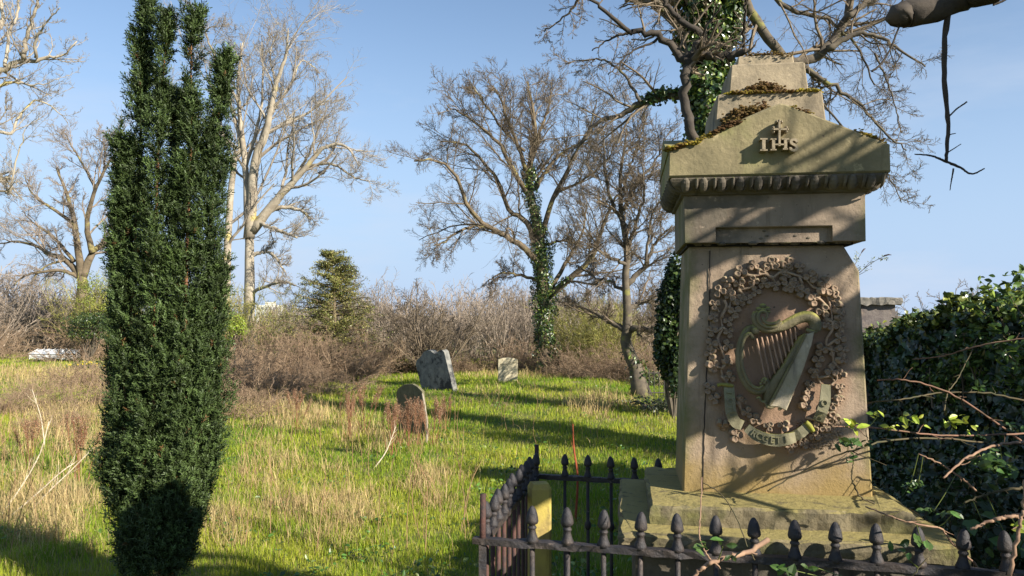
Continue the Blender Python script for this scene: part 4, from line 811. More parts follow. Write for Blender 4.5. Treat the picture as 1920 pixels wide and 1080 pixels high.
# brambles, right foreground
rng = np.random.default_rng(41)
canes = [([(1439, 921, 2.55), (1487, 893, 2.55), (1560, 857, 2.5), (1619, 840, 2.5), (1661, 826, 2.6), (1760, 822, 2.8), (1850, 830, 3)], .0035, 'd', 'dark thin bramble stem crossing the lower right corner of the carved pillar'),
         ([(1560, 800, 2.4), (1632, 802, 2.5), (1747, 815, 2.6), (1830, 816, 2.7), (1930, 812, 2.8)], .0035, 'r', 'horizontal bramble cane bearing lime green young leaves in a sunlit tint'),
         ([(1645, 713, 3), (1700, 713, 3), (1773, 734, 3), (1858, 785, 3), (1930, 838, 3)], .0045, 'r', 'brown cane with a dry seed tuft at its left tip in front of the ivy'),
         ([(1711, 674, 3.4), (1773, 666, 3.3), (1833, 649, 3.2), (1930, 632, 3.1)], .0035, 'o', 'orange-brown cane near the top of the ivy wall'),
         ([(1769, 896, 2.4), (1815, 857, 2.5), (1875, 834, 2.6), (1930, 829, 2.7)], .005, 'o', 'stout pinkish cane rising to the right below the lime leaves'),
         ([(1722, 851, 2.6), (1764, 870, 2.6), (1807, 900, 2.6), (1830, 921, 2.6)], .0035, 'o', 'short pinkish cane sloping down to the right across another cane'),
         ([(1624, 757, 2.9), (1700, 747, 2.9), (1752, 738, 3), (1841, 736, 3), (1930, 753, 3)], .004, 'd', 'green arching cane level with the harp base against the ivy'),
         ([(1623, 950, 2.2), (1658, 964, 2.2), (1690, 976, 2.2), (1723, 983, 2.25), (1764, 992, 2.3), (1784, 1017, 2.3), (1825, 1055, 2.3), (1850, 1090, 2.3)], .0035, 'o', 'pinkish cane trailing over the right end of the mossy step'),
         ([(1820, 992, 2.2), (1855, 978, 2.2), (1886, 970, 2.2), (1930, 968, 2.2)], .006, 'o', 'mossy pale cane above the bottom right corner'),
         ([(1921, 900, 2), (1918, 958, 2), (1908, 1003, 2), (1892, 1085, 2)], .0055, 'o', 'pale upright cane at the bottom right edge'),
         ([(1808, 943, 2.5), (1845, 928, 2.5), (1882, 919, 2.5), (1930, 914, 2.5)], .005, 'd', 'dark mossy cane rising gently to the right edge'),
         ([(1296, 1085, 2.0), (1320, 1062, 2.0), (1345, 1050, 2), (1395, 1036, 2.05), (1440, 1012, 2.1)], .007, 'o', 'thick pink-brown cane leaning on the front rail'),
         ([(1316, 895, 2.25), (1314, 950, 2.2), (1311, 1000, 2.15), (1320, 1030, 2.1), (1336, 1055, 2.1)], .0025, 'o', 'thin reddish cane hanging straight over the mossy step'),
         ([(1318, 905, 2.25), (1350, 925, 2.2), (1378, 965, 2.15), (1400, 1020, 2.1), (1415, 1050, 2.1)], .002, 'd', 'thin dark cane curving down over the step from the pillar foot'),
         ([(1600, 870, 2.4), (1598, 900, 2.4), (1612, 930, 2.4), (1640, 945, 2.4)], .003, 'd', 'short leafy stem hanging against the pillar lower right corner'),
         ([(1740, 1045, 2.1), (1700, 1090, 2.1), (1660, 1100, 2.1)], .003, 'd', 'thin stem dropping below the front rail'),
         ([(1833, 634, 3.3), (1799, 704, 3.2), (1777, 738, 3.1), (1770, 770, 3)], .003, 'd', 'thin stem slanting down the ivy wall')]
cmat = {'d': mat('dark_cane', (.10, .075, .04), (.06, .06, .03), 20), 'r': mat('red_cane', (.22, .12, .08), (.12, .08, .05), 20), 'o': mat('pink_brown_cane', (.30, .19, .12), (.20, .12, .08), 20)}
clust = {1: [(1598, 800, 9, .03), (1648, 775, 6, .022), (1712, 786, 14, .028), (1672, 800, 6, .02), (1790, 790, 16, .03), (1820, 805, 4, .02), (1845, 820, 4, .018)], 4: [(1850, 868, 26, .035), (1880, 880, 22, .035), (1862, 850, 14, .03)], 8: [(1910, 985, 8, .03)],
         6: [(1835, 728, 8, .022)], 0: [(1590, 833, 14, .03), (1610, 830, 8, .024)], 10: [(1850, 990, 2, .06), (1900, 1030, 4, .07)], 7: [(1785, 965, 6, .024), (1730, 1020, 4, .035)], 11: [(1355, 1025, 3, .03), (1372, 1042, 3, .028)], 15: [(1523, 1062, 6, .02), (1480, 1068, 5, .035), (1690, 1030, 4, .03)],
         14: [(1600, 860, 7, .02)], 5: [(1705, 915, 10, .02), (1722, 905, 10, .02), (1750, 960, 8, .022)], 12: [(1322, 1020, 4, .03)], 2: [(1905, 800, 8, .028)]}
for ci, (pts, r0, cm_, lab) in enumerate(canes):
    q = spline([P(*p) for p in pts], 30); q[1:-1] += rng.normal(size=(28, 3)) * r0 * .35; b = q[-1].copy(); t = thing('bramble_cane', lab, 'bramble', b)
    m = MB(); m.tubes(q - b, np.linspace(r0 * .6, r0, 30), 7)
    g, r = grow(*spawn(q[None], np.full((1, 30), r0), 5, .1, .95, .8, .10, .5, .0012), 5, .25, .0); m.tubes(g - b, r, 4)
    m.build('stem', cmat[cm_], t, smooth=True)
    if ci in clust:
        for px, py, k, s_ in clust[ci]:
            lm = MB()
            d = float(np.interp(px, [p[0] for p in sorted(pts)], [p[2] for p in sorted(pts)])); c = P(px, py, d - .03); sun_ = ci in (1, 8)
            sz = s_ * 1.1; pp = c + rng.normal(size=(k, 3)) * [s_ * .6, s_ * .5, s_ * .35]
            leaves(lm, 'ivy' if s_ > .045 else 'oval', pp - b, np.tile([0, -.5, .8], (k, 1)), sz, (.30, .36, .04) if sun_ else (.06, .11, .025), .2, .45)  # lime colour paints the sunlit clusters, dark green the shaded ones
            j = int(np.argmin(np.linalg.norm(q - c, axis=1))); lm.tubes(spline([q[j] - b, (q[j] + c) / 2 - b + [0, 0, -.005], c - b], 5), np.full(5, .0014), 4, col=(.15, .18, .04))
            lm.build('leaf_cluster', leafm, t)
# tangle of stems and ivy filling the corner below the wall
n = 260; st = np.stack([rng.uniform(1.9, 3.2, n), rng.uniform(2.3, 4.6, n), np.full(n, .5)], 1)
bush('bramble_tangle', 'dark tangle of bramble and ivy in the shade at the bottom right', 'bramble', (2.4, 3.2, .5), (st, np.stack([rng.normal(size=n) * .6, rng.normal(size=n) * .5, np.ones(n)], 1), rng.uniform(.5, 1.25, n), np.full(n, .004)),
     ('ivy', 9000, .055, (.03, .05, .015), (.09, .13, .03), .1), cmat['d'], .002, 9, .22, -.08, 4, .5, seed=43)
n = 70; st = np.stack([rng.uniform(.25, 2.0, n), rng.uniform(2.9, 4.2, n), np.full(n, .5)], 1)
bush('twiggy_undergrowth', 'pale dry stems and twigs inside the iron railing beside the steps', 'undergrowth', (.9, 3.4, .5), (st, np.stack([rng.normal(size=n) * .7, rng.normal(size=n) * .5, np.ones(n)], 1), rng.uniform(.3, .75, n), np.full(n, .0035)),
     ('dia', 700, .03, (.05, .09, .02), None, 0), twig_red, .0018, 9, .28, -.10, 4, .5, seed=44)
# ------------------------------------------------------------------ headstones
def slab_on_plane(name, label, outline, d, nrm, th, mt, lean=0, side=1):
    """outline in photo pixels laid on a vertical plane through distance d with horizontal normal nrm, real thickness behind"""
    nv = np.array([nrm[0], nrm[1], lean]); nv /= np.linalg.norm(nv); c = P(np.mean([p[0] for p in outline]), np.mean([p[1] for p in outline]), d); o = np.array([0, 0, EYE]); pts = []
    for p in outline: r = ray(*p); pts.append(o + r * (((c - o) @ nv) / (r @ nv)))
    pts = np.array(pts); b = pts.mean(0); b[2] = ground(b[0], b[1]); n = len(pts); v = np.concatenate([pts - b, pts - b - nv * th])
    fl = [tuple(range(n)), tuple(range(n, 2 * n))[::-1]] + [(i, (i + 1) % n, n + (i + 1) % n, n + i)[::-1] for i in range(n)]
    m = MB(); m.polys(v, fl); ob = m.build(name, mt, loc=b); tag(ob, label, 'headstone', None); return ob
hs1 = mat('pale_headstone', (.48, .42, .29), (.38, .33, .21), 14, .95, 2, 30, c3=(.25, .21, .13), s3=9, t3=(.58, .66)); hs2 = mat('grey_headstone', (.25, .24, .21), (.13, .13, .12), 5, .95, 2, 20, c3=(.05, .05, .05), s3=3, t3=(.5, .6)); hs3 = mat('mossy_headstone', (.16, .145, .085), (.11, .10, .06), 8, .95, 2, 20)
slab_on_plane('headstone', 'small pale upright headstone with a shallow arched top standing in full sun', [(934.5, 722), (934.5, 674), (943, 671.5), (953, 670.5), (963, 671.5), (971, 674), (970.5, 722)], 23.2, (.12, -1), .09, hs1)
pale = [o for o in scene.objects if o.get('label', '').startswith('small pale upright')][0]; m = MB(); m.tubes(spline([P(x, y, 23.16) for x, y in ((937, 684.5), (943, 682), (950, 683), (957, 680), (964, 680.5), (970, 678))], 14) - np.array(pale.location), np.full(14, .007), 5, ref=(0, 1, 0)); m.build('crack', stone_dark, pale)
slab_on_plane('headstone', 'large dark headstone leaning left with a notched scrolled top', [(794, 742), (779.5, 684), (781, 676), (788, 670), (794, 660), (800, 657), (807, 657.5), (811, 661), (816, 664.5), (820, 661), (823, 657.5), (829, 656.5), (833, 661), (852, 742)], 20.4, (-.66, -.75), .16, hs2, -.12)
slab_on_plane('headstone', 'small mossy headstone with clipped corners, nearest of the three, behind brown seed heads', [(750, 835), (743, 736), (747, 728), (757, 721), (773, 720), (782, 725), (791, 734), (801, 835)], 14.6, (-.70, -.71), .06, hs3, -.05)
slab_on_plane('fallen_slab', 'low grey slab sunk in the grass right of the pale headstone', [(1046, 722), (1047, 715), (1056, 716), (1066, 724), (1066, 730)], 25, (-.3, -1), .3, hs2)['category'] = 'slab'
p = G(799, 832); m = MB(); m.tubes(spline([p - [0, 0, .1], P(801, 800, p[1]), P(797, 765, p[1] + .05), P(792, 738, p[1] + .1)], 12), np.linspace(.022, .014, 12), 7); o = m.build('lit_edge_strip', twig_pale, origin=p); tag(o, 'pale strip standing for the lit edge of the nearest headstone', 'stake')  # pale tube stands for the headstone's sunlit side edge
# ------------------------------------------------------------------ distant things
p = P(97, 672, 40); m = MB(); gh = thing('glasshouse', 'low white glasshouse far away on the left', 'glasshouse', (p[0], 40, ground(p[0], 40))); wm = mat('white_paint', (.72, .72, .70), (.6, .6, .6), 4); z0 = 0; hw = 1.15
zt_ = P(97, 656, 40)[2] - float(ground(p[0], 40)); ze = P(97, 664, 40)[2] - float(ground(p[0], 40))
m.box(-hw, hw, 0, 1.6, -.1, ze); m.build('wall', wm, gh)
m = MB(); m.polys([(-hw - .05, -.05, ze), (hw + .05, -.05, ze), (hw, .8, zt_), (-hw, .8, zt_), (-hw - .05, 1.65, ze), (hw + .05, 1.65, ze)], [(0, 1, 2, 3), (3, 2, 5, 4), (0, 3, 4), (1, 5, 2)]); rf = m.build('roof', mat('roof_glass', (.62, .66, .70), None, rough=.25), gh)
for k in range(9):
    x = -hw + 2 * hw * k / 8; m = MB(); m.tubes(np.array([[x, -.06, ze + .02], [x, .4, (ze + zt_) / 2 + .02], [x, .8, zt_ + .02]]), np.full(3, .025), 4); m.build('glazing_bar', wm, rf)
p = P(500, 600, 260); tw_ = thing('tower_block', 'distant pale block of flats glimpsed behind the pale tree', 'building', (p[0], 260, 0)); bm = mat('pale_render', (.62, .60, .52), (.5, .48, .42), .3)
zt_ = P(500, 572, 260)[2]; m = MB(); m.box(-3.6, 3.6, 0, 8, -2, zt_); m.build('wall', bm, tw_); m = MB(); m.box(-1.2, 1.4, 2, 5, zt_ + .002, zt_ + 1.0); m.build('roof_housing', bm, tw_); wmat = mat('window_dark', (.18, .18, .18), None, rough=.3)
for i in range(5):
    for j in range(2): m = MB(); m.box(-3.0 + i * 1.3, -2.3 + i * 1.3, -.03, -.004, zt_ - 1.6 - j * 1.7, zt_ - .7 - j * 1.7); m.build('window', wmat, tw_)
p = G(776, 690); m = MB(); sp2 = thing('white_marker', 'tiny white marker on a thin post behind the leaning headstone', 'marker', p); q = P(781, 645, p[1]) - p; m.tubes(np.array([[0, 0, -.1], [.03, 0, .4], [q[0], 0, q[2]]]), np.full(3, .018), 6); m.build('post', twig_pale, sp2)
m = MB(); m.box(q[0] - .07, q[0] + .08, -.03, -.01, q[2] - .05, q[2] + .09); m.build('plate', wm, sp2)
# bird in the pale tree
c = P(603, 324, 39.5); m = MB(); m.ball((0, 0, 0), (.17, .09, .10), 12, 8); m.ball((.16, 0, .08), (.07, .06, .06), 10, 7); m.polys([(-.12, -.04, .0), (-.12, .04, .0), (-.42, .03, -.09), (-.42, -.03, -.09), (-.12, 0, .05)], [(0, 1, 2, 3), (0, 3, 4), (1, 4, 2), (2, 4, 3)]); m.tubes(np.array([[.22, 0, .08], [.26, 0, .075], [.29, 0, .065]]), np.array([.018, .01, .002]), 5)
m.tubes(np.array([[0, 0, -.08], [0, 0, -.14], [0, 0, -.2]]), np.full(3, .01), 4); o = m.build('bird', mat('dark_feathers', (.035, .035, .04)), loc=c, smooth=True); tag(o, 'dark bird perched among the twigs of the big pale tree', 'bird')
# iron fence deep in the shade behind
p = P(1250, 752, 19); f_ = thing('low_iron_fence', 'low dark iron fence in shade beside the kinked tree trunk', 'fence', (p[0], 19, ground(p[0], 19)))
m = MB(); [m.tubes(np.array([[-.45, 0, z], [.3, 0, z], [1.2, 0, z]]), np.full(3, .015), 5) for z in (.15, .62)]; m.build('rail', iron, f_)
for k in range(14): m = MB(); m.tubes(np.array([[-.42 + k * .12, 0, -.1], [-.42 + k * .12, 0, .4], [-.42 + k * .12, 0, .72]]), np.full(3, .01), 5); m.build('bar', iron, f_)
# ------------------------------------------------------------------ shrubs and thickets
def shrub(name, label, cat, pos, w, h, ns, mt, nb=(6, 5), spread=.5, wob=.15, up=.05, tw=.008, seed=1, group=None, leaf=None, arch=0, r0=.02, colr=None, depth=None):
    global rng
    rng = np.random.default_rng(seed); pos = np.asarray(pos, float); a = rng.uniform(0, 6.283, ns); rr = np.sqrt(rng.random(ns)) * w
    st = pos + np.stack([rr * np.cos(a), rr * np.sin(a) * (depth or .6), 0 * a - .05], 1); st[:, 2] = ground(st[:, 0], st[:, 1]) - .05
    dr = np.stack([np.cos(a) * spread * rng.random(ns), np.sin(a) * spread * rng.random(ns), np.ones(ns)], 1) + rng.normal(size=(ns, 3)) * .15
    t = thing(name, label, cat, pos, 0, group); m = MB()
    cv = lambda n: (np.ones((n, 3)) if colr is None else np.asarray(colr) * np.exp(rng.normal(size=(n, 1)) * .2))
    g, r = grow(st, dr, h * rng.uniform(.55, 1.1, ns), np.full(ns, r0), 9, wob, up - arch, .35); m.tubes(g - pos, r, 4, col=cv(ns)); last = g
    for k, nbk in enumerate(nb):
        g, r = grow(*spawn(g, r, nbk, .15, .97, .7, .38 if k == 0 else .45, .6, tw * (.8 if k else 1)), 6 if k == 0 else 5, wob * 1.5, (up - arch) * .7); m.tubes(g - pos, r, 3, col=cv(len(g))); last = g
    m.build('stems', mt, t)
    if leaf:
        kind, num, size, c_, alt, pa = leaf; flat = last[:, 1:].reshape(-1, 3); i = rng.integers(0, len(flat), num); lm = MB(); leaves(lm, kind, flat[i] + rng.normal(size=(num, 3)) * size - pos, rng.normal(size=(num, 3)) + [0, -.3, .8], size, c_, .3, .6, alt, pa); lm.build('foliage', leafm, t)
    return t
def gp_(px, d): x = (px - 960) / FPX * d; return np.array([x, d, float(ground(x, d))])
gb = 'bare purple-brown shrubs in a row along the far edge of the graveyard'; lb = 'bare multi-stemmed purple-brown shrub in the row beyond the graves'
pa_ = shrub('bare_shrub', lb, 'shrub', gp_(940, 38), 1.3, 3.6, 46, twig_purple, (8, 7), .35, .10, .05, .012, 51, gb, r0=.028)
pb_ = shrub('bare_shrub', lb, 'shrub', gp_(720, 41), 1.6, 4.2, 50, twig_purple, (8, 7), .4, .12, .06, .013, 52, gb, r0=.03)
pc_ = shrub('bare_shrub', lb, 'shrub', gp_(1090, 37), 1.4, 3.4, 46, twig_purple, (8, 7), .6, .14, .03, .012, 53, gb, r0=.026)
rq = np.random.default_rng(54)
for i, (px, d, s_) in enumerate([(690, 46, 1.0), (745, 50, 1.1), (790, 48, .95), (850, 47, 1.0), (895, 42, .95), (985, 43, 1.05), (1045, 42, 1.0), (1140, 44, 1.1), (1190, 40, .95), (1230, 38, 1.1), (640, 52, .8), (590, 50, .55), (540, 52, .5), (480, 50, .5),
                                 (20, 50, 1.5), (-40, 46, 1.7), (70, 54, 1.25), (115, 56, 1.1), (160, 56, 1.1), (200, 52, 1.1), (250, 52, 1.1), (300, 52, 1.1), (10, 60, 1.9), (60, 64, 1.6), (130, 64, 1.3), (420, 52, 1), (370, 52, 1), (1280, 40, 1.2), (960, 56, 1.2), (820, 58, 1.15), (700, 60, 1.2), (1080, 54, 1.3), (1180, 56, 1.4)]):
    dup((pa_, pb_, pc_)[i % 3], gp_(px, d), rq.uniform(0, 6.28), (s_ * rq.uniform(.95, 1.25), s_, s_ * rq.uniform(.65, 1.1)), None, gb)
def woods():       # low far wood closing the horizon
    global rng
    rng = np.random.default_rng(61); n = 5200; a = rng.uniform(-.85, .85, n); d = rng.uniform(75, 140, n); x = np.tan(a) * d; h = (2.4 + 1.2 * np.sin(a * 23) + .8 * np.sin(a * 61)) * (d / 90) * rng.uniform(.6, 1.1, n)
    st = np.stack([x, d, 0 * d - .3], 1); g, r = grow(st, np.tile([0, 0, 1.], (n, 1)) + rng.normal(size=(n, 3)) * .1, h + .3, np.full(n, .06), 6, .12, .1); m = MB(); m.tubes(g, r, 3)
    g, r = grow(*spawn(g, r, 9, .1, .97, .7, .45, .6, .03), 4, .2, .05); m.tubes(g, r, 3); o = m.build('far_woods', twig_purple); tag(o, 'hazy strip of bare woodland closing the far horizon', 'wood', None, 'stuff')
woods()
# brown bramble thickets
gt = 'brown bramble thickets across the middle of the graveyard'
T1 = shrub('bramble_thicket', 'dense brown bramble thicket heaped below the cedar', 'thicket', gp_(600, 25), 1.5, 1.9, 90, twig_red, (9, 6), .9, .22, .05, .006, 71, gt, arch=.13, r0=.012)
T2 = shrub('bramble_thicket', 'tangled brown brambles just right of the yew at mid height', 'thicket', gp_(470, 20), 1.2, 1.5, 90, twig_red, (9, 6), 1.1, .25, .05, .005, 72, gt, arch=.15, r0=.010)
for src, px, d, s_, lab in ((T1, 660, 27, .95, 'right end of the heaped brown bramble thicket beside the grass mound'), (T1, 545, 26, 1.0, 'rounded brown thicket between the cedar and the yew'), (T2, 520, 23, 1.0, 'low reddish thicket in front of the rounded brown one'), (T2, 410, 22, 1.1, 'brown thicket half hidden behind the right side of the yew'),
                            (T1, 625, 30, 1.35, 'tallest brown thicket climbing the foot of the cedar'), (T2, 600, 21.5, .8, 'small outlying bramble clump nearest the dock seed heads'), (T2, 440, 17, .75, 'low pale bramble clump at the right edge of the yew'), (T1, 470, 30, 1.2, 'brown thicket under the pale forked tree'),
                            (T2, 150, 19, .75, 'tangled scrub immediately left of the yew'), (T2, 60, 21, .5, 'tangled brown scrub second from the left edge'), (T2, 0, 18, .55, 'tangled brown scrub at the left edge'), (T2, 185, 24, .9, 'scrub behind the left side of the yew'), (T2, 110, 16, .42, 'low straggling scrub nearest the left corner'), (T1, 170, 38, 1.2, 'brown thicket under the dark holly'), (T1, -20, 40, 1.1, 'brown thicket left of the glasshouse')):
    dup(src, gp_(px, d), rq.uniform(0, 6.28), s_, lab, gt)
lo = 'low bare undergrowth clump along the back of the mound'; gu = 'low undergrowth behind the headstones'
for i, (px, d, s_) in enumerate([(740, 30, .65), (775, 31, .6), (830, 31, .6), (870, 30, .55), (910, 30, .55), (950, 31, .55), (1000, 30, .55), (1060, 29, .6), (1090, 27, .7), (1120, 26, .7), (1150, 25, .75), (1170, 24, .6), (1235, 24, .9), (700, 30, .8), (990, 33, .8), (1070, 32, .8), (1130, 30, .9)]): dup((T1, T2)[i % 2], gp_(px, d), rq.uniform(0, 6.28), (s_ * 1.2, s_, s_), lo, gu)
# olive-green twiggy shrubs right of the ivy trunk
OL = (.95, 1.25, .55)
s1 = shrub('hazel_shrub', 'yellow-green twiggy shrub between the ivy-clad trunk and the kinked trunk', 'shrub', gp_(1085, 29), 1.3, 2.9, 60, twig_red, (8, 7), .6, .14, .04, .008, 81, None, r0=.014, colr=OL, leaf=('dia', 3000, .05, (.16, .18, .05), None, 0))
dup(s1, gp_(1140, 28), 2, .9, 'yellow-green twiggy shrub just left of the kinked trunk')
dup(s1, gp_(455, 34), 1, 1.25, 'yellow-green twiggy shrub behind the right edge of the yew')
dup(s1, gp_(205, 42), 3, 1.5, 'olive twiggy shrub behind the left edge of the yew')
# small rounded bare tree behind the leaning stone
n = 16; b = gp_(812, 29)
shrub('bare_thorn', 'rounded bare thorn tree directly behind the leaning headstone', 'tree', b, .35, 3.6, 26, twig, (9, 8, 5), .95, .13, .0, .009, 83, r0=.035)
shrub('small_bare_tree', 'far small bare tree above the ivy wall top', 'tree', np.array([(1800 - 960) / FPX * 38, 38., 0]), .3, 3.6, 18, twig_purple, (9, 7, 4), .8, .14, .02, .011, 84, r0=.04)
# leafy evergreens
def evergreen(name, label, c, rad, n, size, base, alt, seed, kind='dia', cat='shrub', trunk=True, pa=.3):
    global rng
    rng = np.random.default_rng(seed); c = np.asarray(c, float); b = np.array([c[0], c[1], float(ground(c[0], c[1]))]); t = thing(name, label, cat, b); nl = 26; rad = np.asarray(rad, float)
    lc_ = norm(rng.normal(size=(nl, 3))) * rng.uniform(.35, .85, (nl, 1)) * rad; lr = rng.uniform(.25, .48, nl); i = rng.integers(0, nl, n); d = norm(rng.normal(size=(n, 3)))
    pos = c + lc_[i] + d * (lr[i][:, None] * rad) * rng.uniform(.6, 1.05, (n, 1)); pos[:, 2] = np.maximum(pos[:, 2], b[2] + .03); m = MB(); leaves(m, kind, pos - b, d + [0, 0, .3], size, base, .35, .5, alt, pa); m.build('foliage', leafm, t)
    m = MB(); st = np.tile(b, (14, 1)); tgt = c + lc_[:14] - b; g = np.stack([spline([b * 0, (tgt[k] * .5) + rng.normal(size=3) * .08, tgt[k]], 8) for k in range(14)]); m.tubes(g, np.tile(np.linspace(.04, .01, 8) * rad.max() ** .5, (14, 1)), 5); m.build('stems', bark_dark, t); return t
evergreen('holly', 'dark spreading holly just left of the yew, shaded underneath', (P(165, 618, 36)[0], 36, P(165, 612, 36)[2]), (1.6, 1.0, .65), 5000, .10, (.035, .06, .018), (.10, .13, .03), 91, cat='tree')
evergreen('ivy_bush', 'sunlit yellow-green ivy around the spreading tree trunk left of the yew', (P(185, 560, 40)[0], 40, P(185, 560, 40)[2]), (1.3, 1, 1.2), 2600, .10, (.16, .19, .03), (.26, .28, .05), 92)
evergreen('lime_bush', 'bright lime green bush at the right edge of the yew', (P(440, 605, 30)[0], 30, P(440, 612, 30)[2]), (.55, .5, .62), 2600, .07, (.20, .27, .03), (.32, .36, .06), 93)
evergreen('laurel', 'small green laurel beside the kinked tree trunk', (P(1225, 715, 22.5)[0], 22.5, P(1222, 712, 22.5)[2]), (.42, .4, .35), 1500, .08, (.10, .13, .04), (.18, .21, .06), 94)
evergreen('ivy_mound', 'tall dark ivy mass showing just left of the pillar', (P(1262, 640, 16)[0], 16, P(1262, 620, 16)[2]), (.42, .5, 1.55), 6500, .085, (.025, .045, .014), (.06, .09, .02), 95, 'ivy', 'ivy')
evergreen('shade_holly', 'rounded unseen holly added behind the monument for its shadow', (3.7, 11.8, 1.5), (1.0, 1.2, 1.65), 9000, .09, (.03, .05, .016), None, 97, pa=0)  # unseen bush added to broaden the shadow band on the grass
evergreen('low_scrub', 'dark low scrub in the shade behind the left rail', (P(1225, 780, 17)[0], 17, P(1225, 772, 17)[2]), (.9, .8, .35), 2500, .08, (.05, .06, .03), None, 96, pa=0)
# cedar: tiers of flat sprays
def cedar():
    global rng
    rng = np.random.default_rng(101); D = 29; b = gp_(625, D); top = P(620, 468, D)[2]; t = thing('cedar', 'olive green young cedar with flat tiers behind the thickets', 'tree', b); m = MB(); H = top - b[2]
    m.tubes(spline([(0, 0, -.1), (.05, 0, H * .5), (-.1, 0, H)], 14), np.linspace(.11, .015, 14), 7); st = []; dr = []; ln = []
    for z in np.linspace(.12, .97, 44):
        for k in range(5):
            a = rng.uniform(0, 6.28); st.append((0, 0, z * H)); dr.append((math.cos(a), math.sin(a) * .8, rng.uniform(.05, .35))); ln.append((1 - z) ** .75 * 2.3 * rng.uniform(.45, 1.1) + .2)
    for sx_, z in ((-1, .33), (-1, .2), (-1, .45), (1, .3)): st.append((0, 0, z * H)); dr.append((sx_, -.1, .12)); ln.append(2.4)
    g, r = grow(np.array(st), np.array(dr, float), np.array(ln), np.full(len(st), .025), 8, .08, .0); m.tubes(g, r, 4); g2, r2 = grow(*spawn(g, r, 7, .15, 1, .8, .28, .5, .008), 4, .12, -.02); m.tubes(g2, r2, 3); m.build('trunk', bark, t)
    fl_ = g2[:, 1:].reshape(-1, 3); fl_ = np.concatenate([fl_, g[:, 2:].reshape(-1, 3)]); n = 42000; i = rng.integers(0, len(fl_), n); lm = MB(); leaves(lm, 'dia', fl_[i] + rng.normal(size=(n, 3)) * [.08, .08, .03], np.tile([0, 0, 1.], (n, 1)), .07, (.17, .185, .05), .3, .7, (.30, .26, .09), .35); lm.build('foliage', leafm, t)
cedar()
# a tall evergreen behind the camera, left: nothing of it shows but its shade
# ------------------------------------------------------------------ dead stalks and seed heads
rng = np.random.default_rng(111)
def dock(seed, head=True, h=.95, n=6):
    global rng
    rng = np.random.default_rng(seed); t = thing('dock_plant', 'clump of dry rust-brown dock seed heads', 'dead plant', (0, 0, 0)); m = MB(); st = rng.normal(size=(n, 3)) * [.05, .05, 0]
    g, r = grow(st, np.tile([0, 0, 1.], (n, 1)) + rng.normal(size=(n, 3)) * .16, h * rng.uniform(.8, 1.1, n), np.full(n, .006), 8, .05, .03, .5); m.tubes(g, r, 5, col=(.8, .5, .4)); g2, r2 = grow(*spawn(g, r, 9, .55, .98, .45, .3, .6, .003), 5, .08, .12); m.tubes(g2, r2, 3, col=(.9, .6, .45)); m.build('stem', twig_red, t)
    fl_ = g2[:, 1:].reshape(-1, 3); k = 3600; i = rng.integers(0, len(fl_), k); lm = MB(); leaves(lm, 'dia', fl_[i] + rng.normal(size=(k, 3)) * .014, rng.normal(size=(k, 3)), .020, (.27, .15, .09), .3, .8, (.36, .25, .16), .3); lm.build('seed_head', strawm, t); return t
dk = dock(1); dk2 = dock(2, n=8)
dpos = [(685, 800, 'rust-brown dock clump left of the nearest headstone', .95, 15), (768, 838, 'dense brown dock clump hiding the foot of the nearest headstone', .8, 12.8), (812, 835, 'pale brown dock clump to the right of the nearest headstone', .8, 13.5), (733, 840, 'faded dock clump in front of the nearest headstone, left side', .8, 12.4), (560, 800, 'pale dried clump right of the yew among brambles', .8, 15), (655, 812, 'thin dock clump left of the rust-brown one', .8, 14),
        (752, 836, 'left of the two dark dock clumps against the nearest headstone', .72, 13.4), (788, 838, 'right of the two dark dock clumps against the nearest headstone', .72, 13.2), (835, 800, 'small dock clump at the tip of the long shadow', .7, 15), (150, 830, 'dry dock clump left of the yew at mid height', .9, 11), (60, 800, 'dry dock clump near the left edge', .8, 12)]
for i, (px, py, lab, s_, d) in enumerate(dpos):
    p = gp_(px, d)
    if i == 0: dk.location = p; dk['label'] = lab; dk['group'] = 'dried dock seed heads'; dk.scale = (s_,) * 3
    elif i == 1: dk2.location = p; dk2['label'] = lab; dk2['group'] = 'dried dock seed heads'; dk2.scale = (s_,) * 3
    else: dup((dk, dk2)[i % 2], p, rq.uniform(0, 6), s_, lab, 'dried dock seed heads')
st_l = 'thin dead upright stalk standing in the long grass'; gs = 'dead stalks scattered over the grass'
def stalk(seed):
    r_ = np.random.default_rng(seed); m = MB(); q = spline(np.array([(0, 0, -.03), (r_.normal() * .03, 0, .3), (r_.normal() * .07, 0, .62), (r_.normal() * .12, 0, .9)]), 12); m.tubes(q, np.linspace(.0045, .0018, 12), 5, col=(1.1, .95, .8))
    global rng
    rng = r_; g, r = grow(*spawn(q[None], np.linspace(.0045, .0018, 12)[None], 6, .5, .98, .5, .16, .6, .0016), 4, .1, .06); m.tubes(g, r, 3, col=(.9, .7, .5)); o = m.build('dead_stalk', twig_red); return tag(o, st_l, 'dead plant', gs)
sts = [stalk(k) for k in (201, 202, 203)]; used = 0; rq = np.random.default_rng(77)
for i in range(120):
    if i < 70: px, d = rq.uniform(425, 880), rq.uniform(7.2, 15)
    elif i < 105: px, d = rq.uniform(-20, 200), rq.uniform(7.2, 14)
    else: px, d = rq.uniform(900, 1180), rq.uniform(13, 18)
    p = gp_(px, d); s_ = rq.uniform(.5, 1.05)
    if i < 3: o = sts[i]
    else: o = sts[i % 3].copy(); scene.collection.objects.link(o)
    o.location = p; o.scale = (s_,) * 3; o.rotation_euler = (rq.normal() * .1, rq.normal() * .1, rq.uniform(0, 6))
